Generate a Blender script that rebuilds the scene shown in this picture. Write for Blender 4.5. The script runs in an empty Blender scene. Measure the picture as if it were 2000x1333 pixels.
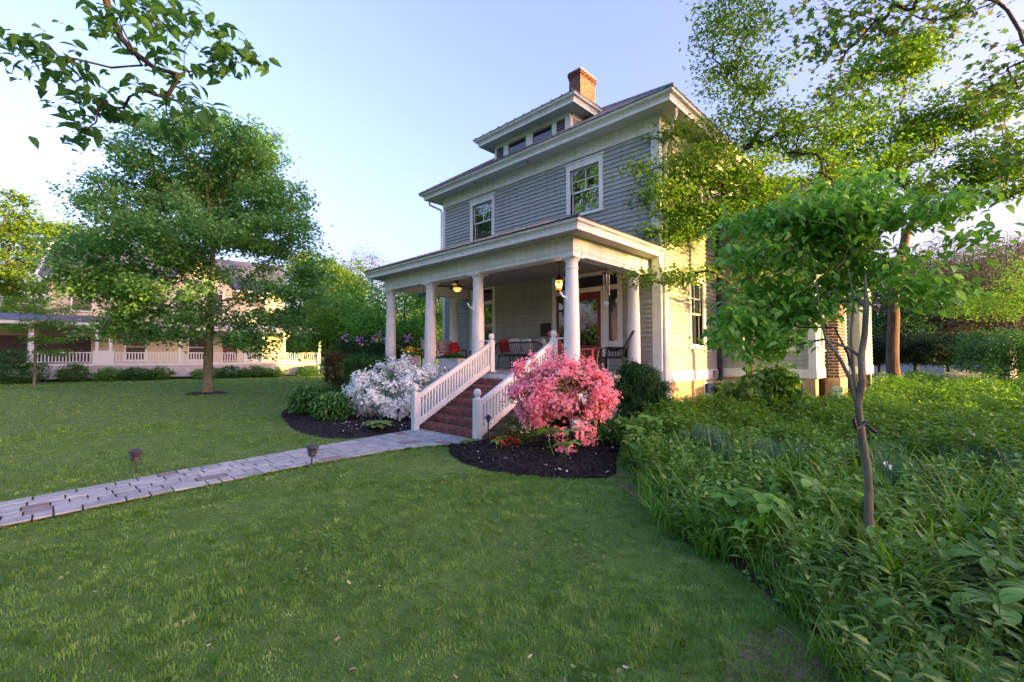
import bpy, math, random
import numpy as np
from mathutils import Vector, Matrix

R = math.radians
rng = np.random.default_rng(7)
random.seed(7)
SC = bpy.context.scene
COL = SC.collection

# ------------------------------------------------------------------ camera, sky, sun, exposure
EYE = (0.0, 0.0, 1.65)
YAW, PITCH, FOC = 44.23, 1.92, 884.84          # degrees, degrees, pixels for a 2000 px wide frame
cam = bpy.data.cameras.new('camera')
cam.sensor_width = 36.0
cam.lens = FOC / 2000.0 * 36.0
cam.clip_start = 0.05
cam.clip_end = 3000
camo = bpy.data.objects.new('camera', cam)
camo.location = EYE
camo.rotation_euler = (R(90 + PITCH), 0, R(YAW))
COL.objects.link(camo)
SC.camera = camo

SUN_AZ, SUN_EL = 70.0, 5.0                      # clockwise from +Y
world = bpy.data.worlds.new('World')
SC.world = world
world.use_nodes = True
_n = world.node_tree.nodes
_sky = _n.new('ShaderNodeTexSky')
_sky.sky_type = 'NISHITA'
_sky.sun_disc = False
_sky.sun_elevation = R(SUN_EL)
_sky.sun_rotation = R(SUN_AZ)
_sky.altitude = 150
_sky.air_density = 1.0
_sky.dust_density = 8.0
_sky.ozone_density = 3.0
_wb = _n.new('ShaderNodeMix'); _wb.data_type = 'RGBA'; _wb.blend_type = 'MULTIPLY'; _wb.inputs['Factor'].default_value = 1.0
_wb.inputs['B'].default_value = (1.56, 0.94, 1.02, 1.0)          # the photograph's white balance, same all over the sky
world.node_tree.links.new(_sky.outputs[0], _wb.inputs['A'])
world.node_tree.links.new(_wb.outputs['Result'], _n['Background'].inputs[0])
_n['Background'].inputs[1].default_value = 0.15

sun = bpy.data.lights.new('sun', 'SUN')
sun.energy = 2.0
sun.angle = R(0.6)
sun.color = (1.0, 0.58, 0.16)
suno = bpy.data.objects.new('sun', sun)
_sd = Vector((math.sin(R(SUN_AZ)) * math.cos(R(SUN_EL)), math.cos(R(SUN_AZ)) * math.cos(R(SUN_EL)), math.sin(R(SUN_EL))))
suno.rotation_euler = _sd.to_track_quat('Z', 'Y').to_euler()
suno.location = (40, 16, 30)
COL.objects.link(suno)

SC.render.engine = 'CYCLES'
SC.cycles.use_denoising = True
SC.cycles.sample_clamp_indirect = 4.0
SC.cycles.max_bounces = 9
SC.cycles.diffuse_bounces = 5
SC.cycles.transparent_max_bounces = 8
SC.view_settings.view_transform = 'Standard'
SC.view_settings.look = 'None'
SC.view_settings.gamma = 1.0
SC.view_settings.use_curve_mapping = False
SC.view_settings.exposure = 3.42

# ------------------------------------------------------------------ helpers
_ya, _pa = R(-YAW), R(PITCH)
V_DIR = np.array([math.sin(_ya) * math.cos(_pa), math.cos(_ya) * math.cos(_pa), math.sin(_pa)])
V_RIGHT = np.array([math.cos(_ya), -math.sin(_ya), 0.0])
V_UP = np.cross(V_RIGHT, V_DIR)

def spot(u, v, depth):
    """world point surveyed from the photograph: pixel (u, v) of the 2000x1333 photo at a depth in metres"""
    return np.array(EYE) + depth * (V_DIR + V_RIGHT * (u - 1000) / FOC - V_UP * (v - 666.5) / FOC)

def foot(u, depth):
    p = spot(u, 666, depth)
    return (float(p[0]), float(p[1]), 0.0)

def tag(o, label=None, cat=None, group=None, kind=None):
    if label: o['label'] = label
    if cat: o['category'] = cat
    if group: o['group'] = group
    if kind: o['kind'] = kind
    return o

def empty(name, loc, label=None, cat=None, group=None, rz=0.0, parent=None):
    o = bpy.data.objects.new(name, None)
    o.empty_display_size = 0.2
    o.location = loc
    o.rotation_euler = (0, 0, rz)
    COL.objects.link(o)
    if parent: o.parent = parent
    return tag(o, label, cat, group)

def put(name, me, mat=None, parent=None, loc=None, rot=None, local=False):
    """link mesh data as one object; coordinates are world ones unless local"""
    o = bpy.data.objects.new(name, me)
    if mat is not None and len(me.materials) == 0:
        me.materials.append(mat)
    if loc is not None: o.location = loc
    if rot is not None: o.rotation_euler = rot
    COL.objects.link(o)
    if parent is not None:
        o.parent = parent
        if not local and parent.type == 'EMPTY':
            o.matrix_parent_inverse = Matrix.Translation(-Vector(parent.location))
    return o

class MB:
    def __init__(s):
        s.v = []; s.f = []
    def add(s, vs, fs):
        b = len(s.v)
        s.v += [tuple(float(c) for c in p) for p in vs]
        s.f += [tuple(b + i for i in f) for f in fs]
        return s
    def box(s, x0, x1, y0, y1, z0, z1):
        return s.add([(x0, y0, z0), (x1, y0, z0), (x1, y1, z0), (x0, y1, z0), (x0, y0, z1), (x1, y0, z1), (x1, y1, z1), (x0, y1, z1)],
                     [(0, 3, 2, 1), (4, 5, 6, 7), (0, 1, 5, 4), (1, 2, 6, 5), (2, 3, 7, 6), (3, 0, 4, 7)])
    def hexa(s, p):
        return s.add(p, [(0, 3, 2, 1), (4, 5, 6, 7), (0, 1, 5, 4), (1, 2, 6, 5), (2, 3, 7, 6), (3, 0, 4, 7)])
    def bar(s, a, b, w, h, up=(0, 0, 1)):
        a = Vector(a); b = Vector(b); d = (b - a).normalized(); u = Vector(up)
        r = d.cross(u)
        if r.length < 1e-4: r = d.cross(Vector((1, 0, 0)))
        r.normalize(); u = r.cross(d).normalized()
        r = r * w / 2; u = u * h / 2
        return s.hexa([a - r - u, a + r - u, b + r - u, b - r - u, a - r + u, a + r + u, b + r + u, b - r + u])
    def tube(s, pts, r, k=8, cap=True):
        pts = [Vector(p) for p in pts]; n = len(pts)
        rr = r if isinstance(r, (list, tuple)) else [r] * n
        b = len(s.v); ref = None
        for i, p in enumerate(pts):
            d = (pts[min(i + 1, n - 1)] - pts[max(i - 1, 0)])
            if d.length < 1e-6: d = Vector((0, 0, 1))
            d.normalize()
            if ref is None: ref = Vector((1, 0, 0)) if abs(d.x) < .8 else Vector((0, 1, 0))
            x = (ref - d * ref.dot(d)).normalized(); y = d.cross(x); ref = x
            for j in range(k):
                a = 2 * math.pi * j / k
                q = p + (x * math.cos(a) + y * math.sin(a)) * rr[i]
                s.v.append((q.x, q.y, q.z))
        for i in range(n - 1):
            for j in range(k):
                s.f.append((b + i * k + j, b + i * k + (j + 1) % k, b + (i + 1) * k + (j + 1) % k, b + (i + 1) * k + j))
        if cap:
            s.f.append(tuple(b + j for j in reversed(range(k))))
            s.f.append(tuple(b + (n - 1) * k + j for j in range(k)))
        return s
    def lathe(s, prof, c=(0, 0, 0), k=24, cap=True):
        b = len(s.v); n = len(prof)
        for r, z in prof:
            for j in range(k):
                a = 2 * math.pi * j / k
                s.v.append((c[0] + r * math.cos(a), c[1] + r * math.sin(a), c[2] + z))
        for i in range(n - 1):
            for j in range(k):
                s.f.append((b + i * k + j, b + i * k + (j + 1) % k, b + (i + 1) * k + (j + 1) % k, b + (i + 1) * k + j))
        if cap:
            s.f.append(tuple(b + j for j in reversed(range(k))))
            s.f.append(tuple(b + (n - 1) * k + j for j in range(k)))
        return s
    def sweep(s, prof, corners, normals):
        """profile [(n, z)] swept along mitred corners; normals = outward mitre vectors"""
        b = len(s.v); m = len(prof)
        for (cx, cy), (nx, ny) in zip(corners, normals):
            for n, z in prof:
                s.v.append((cx + nx * n, cy + ny * n, z))
        for i in range(len(corners) - 1):
            for j in range(m - 1):
                s.f.append((b + i * m + j, b + (i + 1) * m + j, b + (i + 1) * m + j + 1, b + i * m + j + 1))
        return s
    def mesh(s, name, smooth=False):
        me = bpy.data.meshes.new(name)
        me.from_pydata(s.v, [], s.f)
        me.update()
        if smooth:
            me.polygons.foreach_set('use_smooth', [True] * len(me.polygons))
        return me
    def build(s, name, mat, parent=None, smooth=False, bevel=0.0, local=False, loc=None, rot=None, angle=40):
        me = s.mesh(name, smooth)
        o = put(name, me, mat, parent, loc, rot, local)
        if smooth and not bevel:
            me.set_sharp_from_angle(angle=R(angle))
        if bevel:
            md = o.modifiers.new('edge', 'BEVEL'); md.width = bevel; md.segments = 2; md.limit_method = 'ANGLE'; md.angle_limit = R(50)
        return o

def np_mesh(name, V, *Fs, smooth=False):
    """mesh from numpy: V (N,3), each F (M,k)"""
    me = bpy.data.meshes.new(name)
    V = np.asarray(V, dtype=np.float32)
    me.vertices.add(len(V)); me.vertices.foreach_set('co', V.ravel())
    loops = np.concatenate([np.asarray(F, dtype=np.int32).ravel() for F in Fs])
    tot = np.concatenate([np.full(len(F), F.shape[1], dtype=np.int32) for F in Fs])
    start = np.concatenate([[0], np.cumsum(tot)[:-1]]).astype(np.int32)
    me.loops.add(len(loops)); me.loops.foreach_set('vertex_index', loops)
    me.polygons.add(len(tot)); me.polygons.foreach_set('loop_start', start)
    if smooth: me.polygons.foreach_set('use_smooth', np.ones(len(tot), dtype=bool))
    me.update(calc_edges=True)
    return me

def unit(a):
    return a / np.maximum(np.linalg.norm(a, axis=-1, keepdims=True), 1e-9)

def in_poly(P, poly):
    poly = np.asarray(poly); x, y = P[:, 0], P[:, 1]
    r = np.zeros(len(P), bool); j = len(poly) - 1
    for i in range(len(poly)):
        xi, yi = poly[i]; xj, yj = poly[j]
        c = ((yi > y) != (yj > y)) & (x < (xj - xi) * (y - yi) / (yj - yi + 1e-12) + xi)
        r ^= c; j = i
    return r

# ------------------------------------------------------------------ materials
MATS = {}
def mat(name, col, rough=0.6, var=0.12, scale=6.0, bump=0.0, bscale=40.0, metal=0.0, spec=0.4, col2=None, stretch=None, rand=0.0, coat=0.0, streak=0.0):
    if name in MATS: return MATS[name]
    m = bpy.data.materials.new(name); m.use_nodes = True
    nt = m.node_tree; n = nt.nodes; L = nt.links
    p = n['Principled BSDF']
    p.inputs['Roughness'].default_value = rough
    p.inputs['Metallic'].default_value = metal
    p.inputs['Specular IOR Level'].default_value = spec
    if coat: p.inputs['Coat Weight'].default_value = coat
    tc = n.new('ShaderNodeTexCoord')
    src = tc.outputs['Object']
    if stretch:
        mp = n.new('ShaderNodeMapping'); mp.inputs['Scale'].default_value = stretch
        L.new(src, mp.inputs['Vector']); src = mp.outputs['Vector']
    ns = n.new('ShaderNodeTexNoise'); ns.inputs['Scale'].default_value = scale; ns.inputs['Detail'].default_value = 6; ns.inputs['Roughness'].default_value = 0.62
    L.new(src, ns.inputs['Vector'])
    rp = n.new('ShaderNodeValToRGB')
    c2 = col2 if col2 else tuple(min(1, c * (1 + var)) for c in col)
    c1 = col if col2 else tuple(c * (1 - var) for c in col)
    rp.color_ramp.elements[0].position = 0.32; rp.color_ramp.elements[1].position = 0.68
    rp.color_ramp.elements[0].color = (*c1, 1); rp.color_ramp.elements[1].color = (*c2, 1)
    L.new(ns.outputs['Fac'], rp.inputs['Fac'])
    out = rp.outputs['Color']
    if rand:
        oi = n.new('ShaderNodeObjectInfo'); mr = n.new('ShaderNodeMapRange')
        mr.inputs['To Min'].default_value = 1 - rand; mr.inputs['To Max'].default_value = 1 + rand
        L.new(oi.outputs['Random'], mr.inputs['Value'])
        mx = n.new('ShaderNodeMix'); mx.data_type = 'RGBA'; mx.blend_type = 'MULTIPLY'; mx.inputs['Factor'].default_value = 1
        L.new(out, mx.inputs['A']); L.new(mr.outputs['Result'], mx.inputs['B']); out = mx.outputs['Result']
    if streak:
        # weathering: faint runs of dirt down the paint
        m2 = n.new('ShaderNodeMapping'); m2.inputs['Scale'].default_value = (7, 7, .55); L.new(tc.outputs['Object'], m2.inputs['Vector'])
        n2 = n.new('ShaderNodeTexNoise'); n2.inputs['Scale'].default_value = 1.3; n2.inputs['Detail'].default_value = 7; L.new(m2.outputs['Vector'], n2.inputs['Vector'])
        r2 = n.new('ShaderNodeMapRange'); r2.inputs['From Min'].default_value = .42; r2.inputs['From Max'].default_value = .72; r2.inputs['To Min'].default_value = 1.0; r2.inputs['To Max'].default_value = 1 - streak; L.new(n2.outputs['Fac'], r2.inputs['Value'])
        x2 = n.new('ShaderNodeMix'); x2.data_type = 'RGBA'; x2.blend_type = 'MULTIPLY'; x2.inputs['Factor'].default_value = 1
        L.new(out, x2.inputs['A']); L.new(r2.outputs['Result'], x2.inputs['B']); out = x2.outputs['Result']
    L.new(out, p.inputs['Base Color'])
    if bump:
        nb = n.new('ShaderNodeTexNoise'); nb.inputs['Scale'].default_value = bscale; nb.inputs['Detail'].default_value = 5
        L.new(src, nb.inputs['Vector'])
        bp = n.new('ShaderNodeBump'); bp.inputs['Strength'].default_value = bump; bp.inputs['Distance'].default_value = 0.02
        L.new(nb.outputs['Fac'], bp.inputs['Height']); L.new(bp.outputs['Normal'], p.inputs['Normal'])
    MATS[name] = m
    return m

def leafmat(name, c1, c2, c3=None, trans=0.35, rough=0.5, patch=0.0, pscale=0.6, spec=0.3):
    """leaf / blade / petal colour differs from piece to piece; some light passes through"""
    if name in MATS: return MATS[name]
    m = bpy.data.materials.new(name); m.use_nodes = True
    nt = m.node_tree; n = nt.nodes; L = nt.links
    p = n['Principled BSDF']; outn = n['Material Output']
    p.inputs['Roughness'].default_value = rough; p.inputs['Specular IOR Level'].default_value = spec
    g = n.new('ShaderNodeNewGeometry')
    rp = n.new('ShaderNodeValToRGB')
    rp.color_ramp.elements[0].color = (*c1, 1); rp.color_ramp.elements[1].color = (*c2, 1)
    if c3:
        rp.color_ramp.elements[1].position = 0.8
        e = rp.color_ramp.elements.new(0.97); e.color = (*c3, 1)
    if patch:
        tc = n.new('ShaderNodeTexCoord'); ns = n.new('ShaderNodeTexNoise'); ns.inputs['Scale'].default_value = pscale; ns.inputs['Detail'].default_value = 4
        L.new(tc.outputs['Object'], ns.inputs['Vector'])
        ma = n.new('ShaderNodeMath'); ma.operation = 'MULTIPLY_ADD'; ma.inputs[1].default_value = 3.0; ma.inputs[2].default_value = -1.0
        L.new(ns.outputs['Fac'], ma.inputs[0])
        mi = n.new('ShaderNodeMix'); mi.inputs['Factor'].default_value = patch
        L.new(g.outputs['Random Per Island'], mi.inputs['A']); L.new(ma.outputs[0], mi.inputs['B'])
        L.new(mi.outputs['Result'], rp.inputs['Fac'])
    else:
        L.new(g.outputs['Random Per Island'], rp.inputs['Fac'])
    L.new(rp.outputs['Color'], p.inputs['Base Color'])
    if trans:
        t = n.new('ShaderNodeBsdfTranslucent')
        hs = n.new('ShaderNodeHueSaturation'); hs.inputs['Saturation'].default_value = 1.15; hs.inputs['Value'].default_value = 1.3; hs.inputs['Hue'].default_value = 0.49
        L.new(rp.outputs['Color'], hs.inputs['Color']); L.new(hs.outputs['Color'], t.inputs['Color'])
        mx = n.new('ShaderNodeMixShader'); mx.inputs['Fac'].default_value = trans
        L.new(p.outputs[0], mx.inputs[1]); L.new(t.outputs[0], mx.inputs[2]); L.new(mx.outputs[0], outn.inputs['Surface'])
    MATS[name] = m
    return m

def glassmat(name, tint=(0.85, 0.9, 0.9), refl=0.12):
    if name in MATS: return MATS[name]
    m = bpy.data.materials.new(name); m.use_nodes = True
    nt = m.node_tree; n = nt.nodes; L = nt.links
    n.remove(n['Principled BSDF'])
    tr = n.new('ShaderNodeBsdfTransparent'); tr.inputs['Color'].default_value = (*tint, 1)
    gl = n.new('ShaderNodeBsdfGlossy'); gl.inputs['Roughness'].default_value = 0.015
    fr = n.new('ShaderNodeFresnel'); fr.inputs['IOR'].default_value = 1.55
    ad = n.new('ShaderNodeMath'); ad.operation = 'MULTIPLY_ADD'; ad.inputs[1].default_value = 1.6; ad.inputs[2].default_value = refl; ad.use_clamp = True
    L.new(fr.outputs[0], ad.inputs[0])
    # old panes are never quite flat
    tc = n.new('ShaderNodeTexCoord'); ns = n.new('ShaderNodeTexNoise'); ns.inputs['Scale'].default_value = 2.2
    bp = n.new('ShaderNodeBump'); bp.inputs['Strength'].default_value = 0.12; bp.inputs['Distance'].default_value = 0.05
    L.new(tc.outputs['Object'], ns.inputs['Vector']); L.new(ns.outputs['Fac'], bp.inputs['Height']); L.new(bp.outputs['Normal'], gl.inputs['Normal'])
    mx = n.new('ShaderNodeMixShader')
    L.new(ad.outputs[0], mx.inputs['Fac']); L.new(tr.outputs[0], mx.inputs[1]); L.new(gl.outputs[0], mx.inputs[2]); L.new(mx.outputs[0], n['Material Output'].inputs['Surface'])
    MATS[name] = m
    return m

def glow(name, col, power):
    if name in MATS: return MATS[name]
    m = bpy.data.materials.new(name); m.use_nodes = True
    p = m.node_tree.nodes['Principled BSDF']
    p.inputs['Base Color'].default_value = (*col, 1); p.inputs['Emission Color'].default_value = (*col, 1); p.inputs['Emission Strength'].default_value = power
    MATS[name] = m
    return m

WHITE = mat('white_paint', (0.71, 0.79, 0.725), 0.45, 0.07, 2.2, bump=0.05, bscale=30, streak=.16)
SIDING = mat('grey_siding_paint', (0.330, 0.385, 0.340), 0.55, 0.10, 1.6, bump=0.12, bscale=25, stretch=(1, 1, 8), rand=0.06, streak=.18)
SOFFIT = mat('soffit_paint', (0.50, 0.54, 0.49), 0.6, 0.06, 2.0)
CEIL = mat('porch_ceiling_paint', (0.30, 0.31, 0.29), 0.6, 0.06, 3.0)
ROOF = mat('painted_metal_roof', (0.11, 0.145, 0.16), 0.5, 0.25, 2.5, metal=0.05, bump=0.04)
ROOFEDGE = mat('roof_drip_edge', (0.05, 0.055, 0.07), 0.5, 0.2, 5)
BRICK = mat('red_brick', (0.20, 0.080, 0.060), 0.85, 0.35, 18, bump=0.4, bscale=60, rand=0.35)
MORTAR = mat('mortar', (0.44, 0.40, 0.34), 0.9, 0.2, 14, bump=0.3)
STUCCO = mat('tan_stucco', (0.48, 0.36, 0.17), 0.9, 0.15, 5, bump=0.25, bscale=70)
FLOORP = mat('porch_floor_paint', (0.30, 0.32, 0.34), 0.35, 0.1, 4)
BLACK = mat('black_metal', (0.018, 0.018, 0.02), 0.45, 0.2, 10)
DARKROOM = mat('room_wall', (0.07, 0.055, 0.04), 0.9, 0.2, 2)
DOORRED = mat('dark_red_paint', (0.20, 0.030, 0.026), 0.4, 0.12, 5)
GLASS = glassmat('window_glass')
DGLASS = glassmat('dark_window_glass', (0.35, 0.38, 0.42), 0.10)
CURTAIN = mat('sheer_curtain', (0.85, 0.85, 0.80), 0.9, 0.1, 12)
FABRIC = mat('grey_cushion', (0.42, 0.40, 0.40), 0.95, 0.2, 14, bump=0.2)
REDFAB = mat('red_cushion', (0.42, 0.025, 0.03), 0.9, 0.15, 14, bump=0.2)
BARK = mat('tree_bark', (0.085, 0.07, 0.055), 0.95, 0.45, 9, bump=0.9, bscale=22, stretch=(1, 1, 0.28))
BARKG = mat('grey_bark', (0.155, 0.152, 0.10), 0.95, 0.4, 10, bump=0.9, bscale=25, stretch=(1, 1, 0.3))
BARKD = mat('dark_twig_bark', (0.045, 0.036, 0.032), 0.95, 0.35, 10, bump=0.5, bscale=25)
# ------------------------------------------------------------------ the grey house
XR, XL, YW = -5.57, -15.04, 11.40              # right wall, left wall, front wall
XW, YI = -2.86, 15.49                          # side wing: right wall, front wall
PF = 1.25                                      # porch floor
YC = 8.07; CXS = (-13.55, -11.30, -9.13, -6.01)  # porch column line and columns
house = empty('grey_house', (-10.3, 11.4, 0), 'two storey grey clapboard house with columned front porch and brick chimney', 'house')

def FB(mb, fr, u0, u1, n0, n1, z0, z1):
    """box on a wall: u along it, n out of it; fr = ('F', y) faces -Y, ('S', x) faces +X"""
    if fr[0] == 'F': return mb.box(u0, u1, fr[1] - n1, fr[1] - n0, z0, z1)
    return mb.box(fr[1] + n0, fr[1] + n1, u0, u1, z0, z1)

def wall(name, fr, u0, u1, z0, z1, holes, m, th=0.14):
    us = sorted(set([u0, u1] + [h for q in holes for h in q[:2] if u0 < h < u1]))
    zs = sorted(set([z0, z1] + [h for q in holes for h in q[2:4] if z0 < h < z1]))
    mb = MB()
    for a, b in zip(us, us[1:]):
        for c, d in zip(zs, zs[1:]):
            mu, mz = (a + b) / 2, (c + d) / 2
            if any(q[0] < mu < q[1] and q[2] < mz < q[3] for q in holes): continue
            FB(mb, fr, a, b, -th, 0, c, d)
    return mb.build(name, m, house)

EXPO = 0.1305
def clapboards(w, fr, u0, u1, z0, z1, cuts, skip=None, join=False):
    z = z0; k = 0; big = MB()
    while z < z1 - 0.02:
        zt = min(z + EXPO, z1)
        segs = [(u0, u1)]
        for a, b, c, d in cuts:
            if c < zt - 0.012 and d > z + 0.012:
                new = []
                for s in segs:
                    if b <= s[0] or a >= s[1]: new.append(s); continue
                    if a > s[0]: new.append((s[0], a))
                    if b < s[1]: new.append((b, s[1]))
                segs = new
        if not (skip and skip[0] < z < skip[1]):
            for a, b in segs:
                # boards come in lengths: long runs are butted end to end
                parts = [(a, b)]
                if b - a > 5.2 and not join:
                    c = a + (b - a) * (0.32 + 0.36 * random.random()); parts = [(a, c - 0.002), (c + 0.002, b)]
                for p, q in parts:
                    if q - p < 0.03: continue
                    mb = big if join else MB()
                    n0, n1 = 0.001, 0.044 + random.uniform(-.003, .003)
                    zz = zt + 0.012 if zt < z1 - .001 else zt
                    if fr[0] == 'F':
                        y = fr[1]
                        mb.hexa([(p, y - n1, z), (q, y - n1, z), (q, y - n0, z), (p, y - n0, z), (p, y - 0.007, zz), (q, y - 0.007, zz), (q, y - n0, zz), (p, y - n0, zz)])
                    else:
                        x = fr[1]
                        mb.hexa([(x + n1, p, z), (x + n1, q, z), (x + n0, q, z), (x + n0, p, z), (x + 0.007, p, zz), (x + 0.007, q, zz), (x + n0, q, zz), (x + n0, p, zz)])
                    if not join: mb.build('clapboard', SIDING, w)
        z += EXPO; k += 1
    if join:
        o = big.build('clapboards', SIDING, w); o['kind'] = 'stuff'

def window(fr, u0, u1, z0, z1, cap=True, panes=(2, 2), curtain=True, transom=0.0, sill=True, inset=0.10, blind=False, glass=None, name='window', room=True):
    """a sash window; (u0,u1,z0,z1) is the outer edge of its casing"""
    cw = 0.13
    g = glass or GLASS
    mb = MB()
    FB(mb, fr, u0, u0 + cw, 0, .058, z0, z1); FB(mb, fr, u1 - cw, u1, 0, .058, z0, z1)
    FB(mb, fr, u0 + cw, u1 - cw, 0, .058, z1 - cw, z1); FB(mb, fr, u0 + cw, u1 - cw, 0, .058, z0, z0 + 0.05)
    if cap:
        FB(mb, fr, u0 - .03, u1 + .03, 0, .065, z1 + .002, z1 + .05)
        FB(mb, fr, u0 - .06, u1 + .06, 0, .095, z1 + .052, z1 + .09)
    a, b, c, d = u0 + cw, u1 - cw, z0 + .05, z1 - cw
    # jamb lining
    FB(mb, fr, a - .02, a, -.13, 0, c, d); FB(mb, fr, b, b + .02, -.13, 0, c, d); FB(mb, fr, a, b, -.13, 0, d, d + .02); FB(mb, fr, a, b, -.13, 0, c - .02, c)
    w = mb.build(name, WHITE, house, bevel=.004)
    if sill:
        s = MB(); FB(s, fr, u0 - .04, u1 + .04, .001, .09, z0 - .05, z0 - .002); s.build('sill', WHITE, w, bevel=.004)
    if transom:
        t = MB(); FB(t, fr, a, b, -.09, .02, d - transom - .08, d - transom); t.build('transom_bar', WHITE, w)
        p = MB(); FB(p, fr, a, b, -.06, -.055, d - transom, d); p.build('pane', DGLASS, w)
        d = d - transom - .08
    mid = c + (d - c) * 0.5
    # upper sash sits in front of the lower one
    sw = .045
    for nm, q0, q1, nn in (('upper_sash', mid - .02, d, -.045), ('lower_sash', c, mid + .02, -.085)):
        m = MB()
        FB(m, fr, a, a + sw, nn - .03, nn, q0, q1); FB(m, fr, b - sw, b, nn - .03, nn, q0, q1)
        FB(m, fr, a + sw, b - sw, nn - .03, nn, q1 - sw, q1); FB(m, fr, a + sw, b - sw, nn - .03, nn, q0, q0 + sw)
        m.build(nm, WHITE, w)
        if nm == 'upper_sash' and panes:
            m = MB()
            for i in range(1, panes[0]):
                x = a + sw + (b - a - 2 * sw) * i / panes[0]; FB(m, fr, x - .011, x + .011, nn - .026, nn - .002, q0 + sw, q1 - sw)
            m.build('muntin', WHITE, w)
            for i in range(1, panes[1]):
                z = q0 + sw + (q1 - q0 - 2 * sw) * i / panes[1]
                m = MB(); FB(m, fr, a + sw, b - sw, nn - .027, nn - .004, z - .011, z + .011); m.build('muntin', WHITE, w)
        m = MB(); FB(m, fr, a + sw, b - sw, nn - .018, nn - .014, q0 + sw, q1 - sw); m.build('pane', g, w)
    if not room: return w
    # what stands behind the glass: a room with side walls, and curtains
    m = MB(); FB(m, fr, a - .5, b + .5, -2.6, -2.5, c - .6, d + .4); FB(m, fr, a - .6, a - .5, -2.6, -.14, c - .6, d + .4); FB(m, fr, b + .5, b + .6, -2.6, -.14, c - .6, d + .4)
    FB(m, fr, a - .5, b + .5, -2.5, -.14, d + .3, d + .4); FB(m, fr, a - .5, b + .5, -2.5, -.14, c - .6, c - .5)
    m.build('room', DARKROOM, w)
    if curtain:
        for (p, q) in ((a + .01, a + (b - a) * .42), (b - (b - a) * .16, b - .01)):
            m = MB(); k = 22; pts = []
            for i in range(k + 1):
                u = p + (q - p) * i / k; nn = -.19 + .03 * math.sin(i * 2.1) + .012 * math.sin(i * .9)
                pts.append((u, nn))
            vs = []
            for u, nn in pts:
                for z in (c - .05, d - .02):
                    vs.append((u, fr[1] - nn, z) if fr[0] == 'F' else (fr[1] + nn, u, z))
            m.add(vs, [(2 * i, 2 * i + 2, 2 * i + 3, 2 * i + 1) for i in range(k)])
            m.build('curtain', CURTAIN, w, smooth=True)
    if blind:
        m = MB(); z = mid
        while z > c + .05:
            FB(m, fr, a + .02, a + .30, -.20, -.16, z - .02, z); z -= .075
        m.build('louvre_blind', WHITE, w)
    return w

FR = ('F', YW); SD = ('S', XR); WF = ('F', YI)
W1 = (-13.33, -11.97, 6.00, 7.58); W2 = (-8.65, -7.31, 6.00, 7.60)       # upper front windows (casing)
W3 = (-13.33, -11.92, 1.92, 4.26)                                        # lower front window
DR = (-9.24, -6.70, 1.25, 4.16)                                          # door surround
S1 = (13.15, 14.34, 1.92, 4.02); S2 = (13.05, 14.28, 5.35, 7.45)         # side windows
G1 = (-5.05, -3.35, 1.84, 3.9)                                           # wide window of the wing
_in = lambda q: (q[0] + .13, q[1] - .13, q[2] + .05, q[3] - .13)

wf = wall('front_wall', FR, XL, XR, 1.0, 8.16, [_in(W1), _in(W2), _in(W3), (-9.1, -6.84, 1.25, 4.06)], SIDING)
fr_cut = [(q[0] + .004, q[1] - .004, q[2] - .05, q[3]) for q in (W1, W2, W3)] + [(DR[0] + .004, -8.6, 1.2, DR[3]), (-8.61, -7.33, 1.2, DR[3]), (-7.34, DR[1] - .004, 1.9, DR[3])]
clapboards(wf, FR, XL + .14, XR - .20, 1.26, 7.76, fr_cut, skip=(4.25, 5.75))
clapboards(wf, FR, -9.6, XR - .20, 1.26 + 23 * EXPO, 1.26 + 35 * EXPO, [])
ws = wall('side_wall', SD, YW + .001, YI, 1.0, 8.16, [_in(S1), _in(S2)], SIDING)
clapboards(ws, SD, YW + .14, YI - .12, 1.25, 7.76, [(q[0] + .004, q[1] - .004, q[2] - .05, q[3]) for q in (S1, S2)])
ww = wall('wing_front_wall', WF, XR + .001, XW, 1.0, 6.4, [_in(G1)], SIDING)
clapboards(ww, WF, XR + .03, XW - .15, 1.28, 6.15, [(G1[0] + .004, G1[1] - .004, G1[2] - .05, G1[3])])
w2 = wall('wing_side_wall', ('S', XW), YI + .001, 21.05, 1.0, 6.4, [], SIDING)
clapboards(w2, ('S', XW), YI + .14, 21.0, 1.28, 6.15, [(15.75, 16.5, 1.85, 3.6)], join=True)
w3 = wall('rear_wing_wall', ('F', 21.05), XW + .001, -2.34, 1.0, 6.0, [], SIDING)
clapboards(w3, ('F', 21.05), XW + .03, -2.46, 1.3, 5.8, [], join=True)
w4 = wall('rear_wing_side_wall', ('S', -2.34), 21.06, 23.2, 1.0, 6.0, [], SIDING)
clapboards(w4, ('S', -2.34), 21.19, 23.0, 1.3, 5.8, [], join=True)
# remaining shell: left and back, closed
MB().box(XL, XL + .14, YW + .15, 21.6, 1.0, 8.16).box(XL, XW - .2, 21.62, 21.76, 1.0, 8.16).box(XR - .14, XR, YI + .001, 21.6, 6.41, 8.16).build('rear_shell', SIDING, house)

window(FR, *W1); window(FR, *W2)
window(FR, *W3, transom=.42, cap=False)
window(SD, *S1, blind=True, curtain=False, cap=False); window(SD, *S2, curtain=True)
window(WF, *G1, curtain=True, panes=(3, 2), cap=False)
window(('S', XW), 15.75, 16.5, 1.85, 3.6, curtain=False, cap=False, room=False, glass=mat('dark_pane', (.012, .014, .03), .05, spec=.8))

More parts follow.
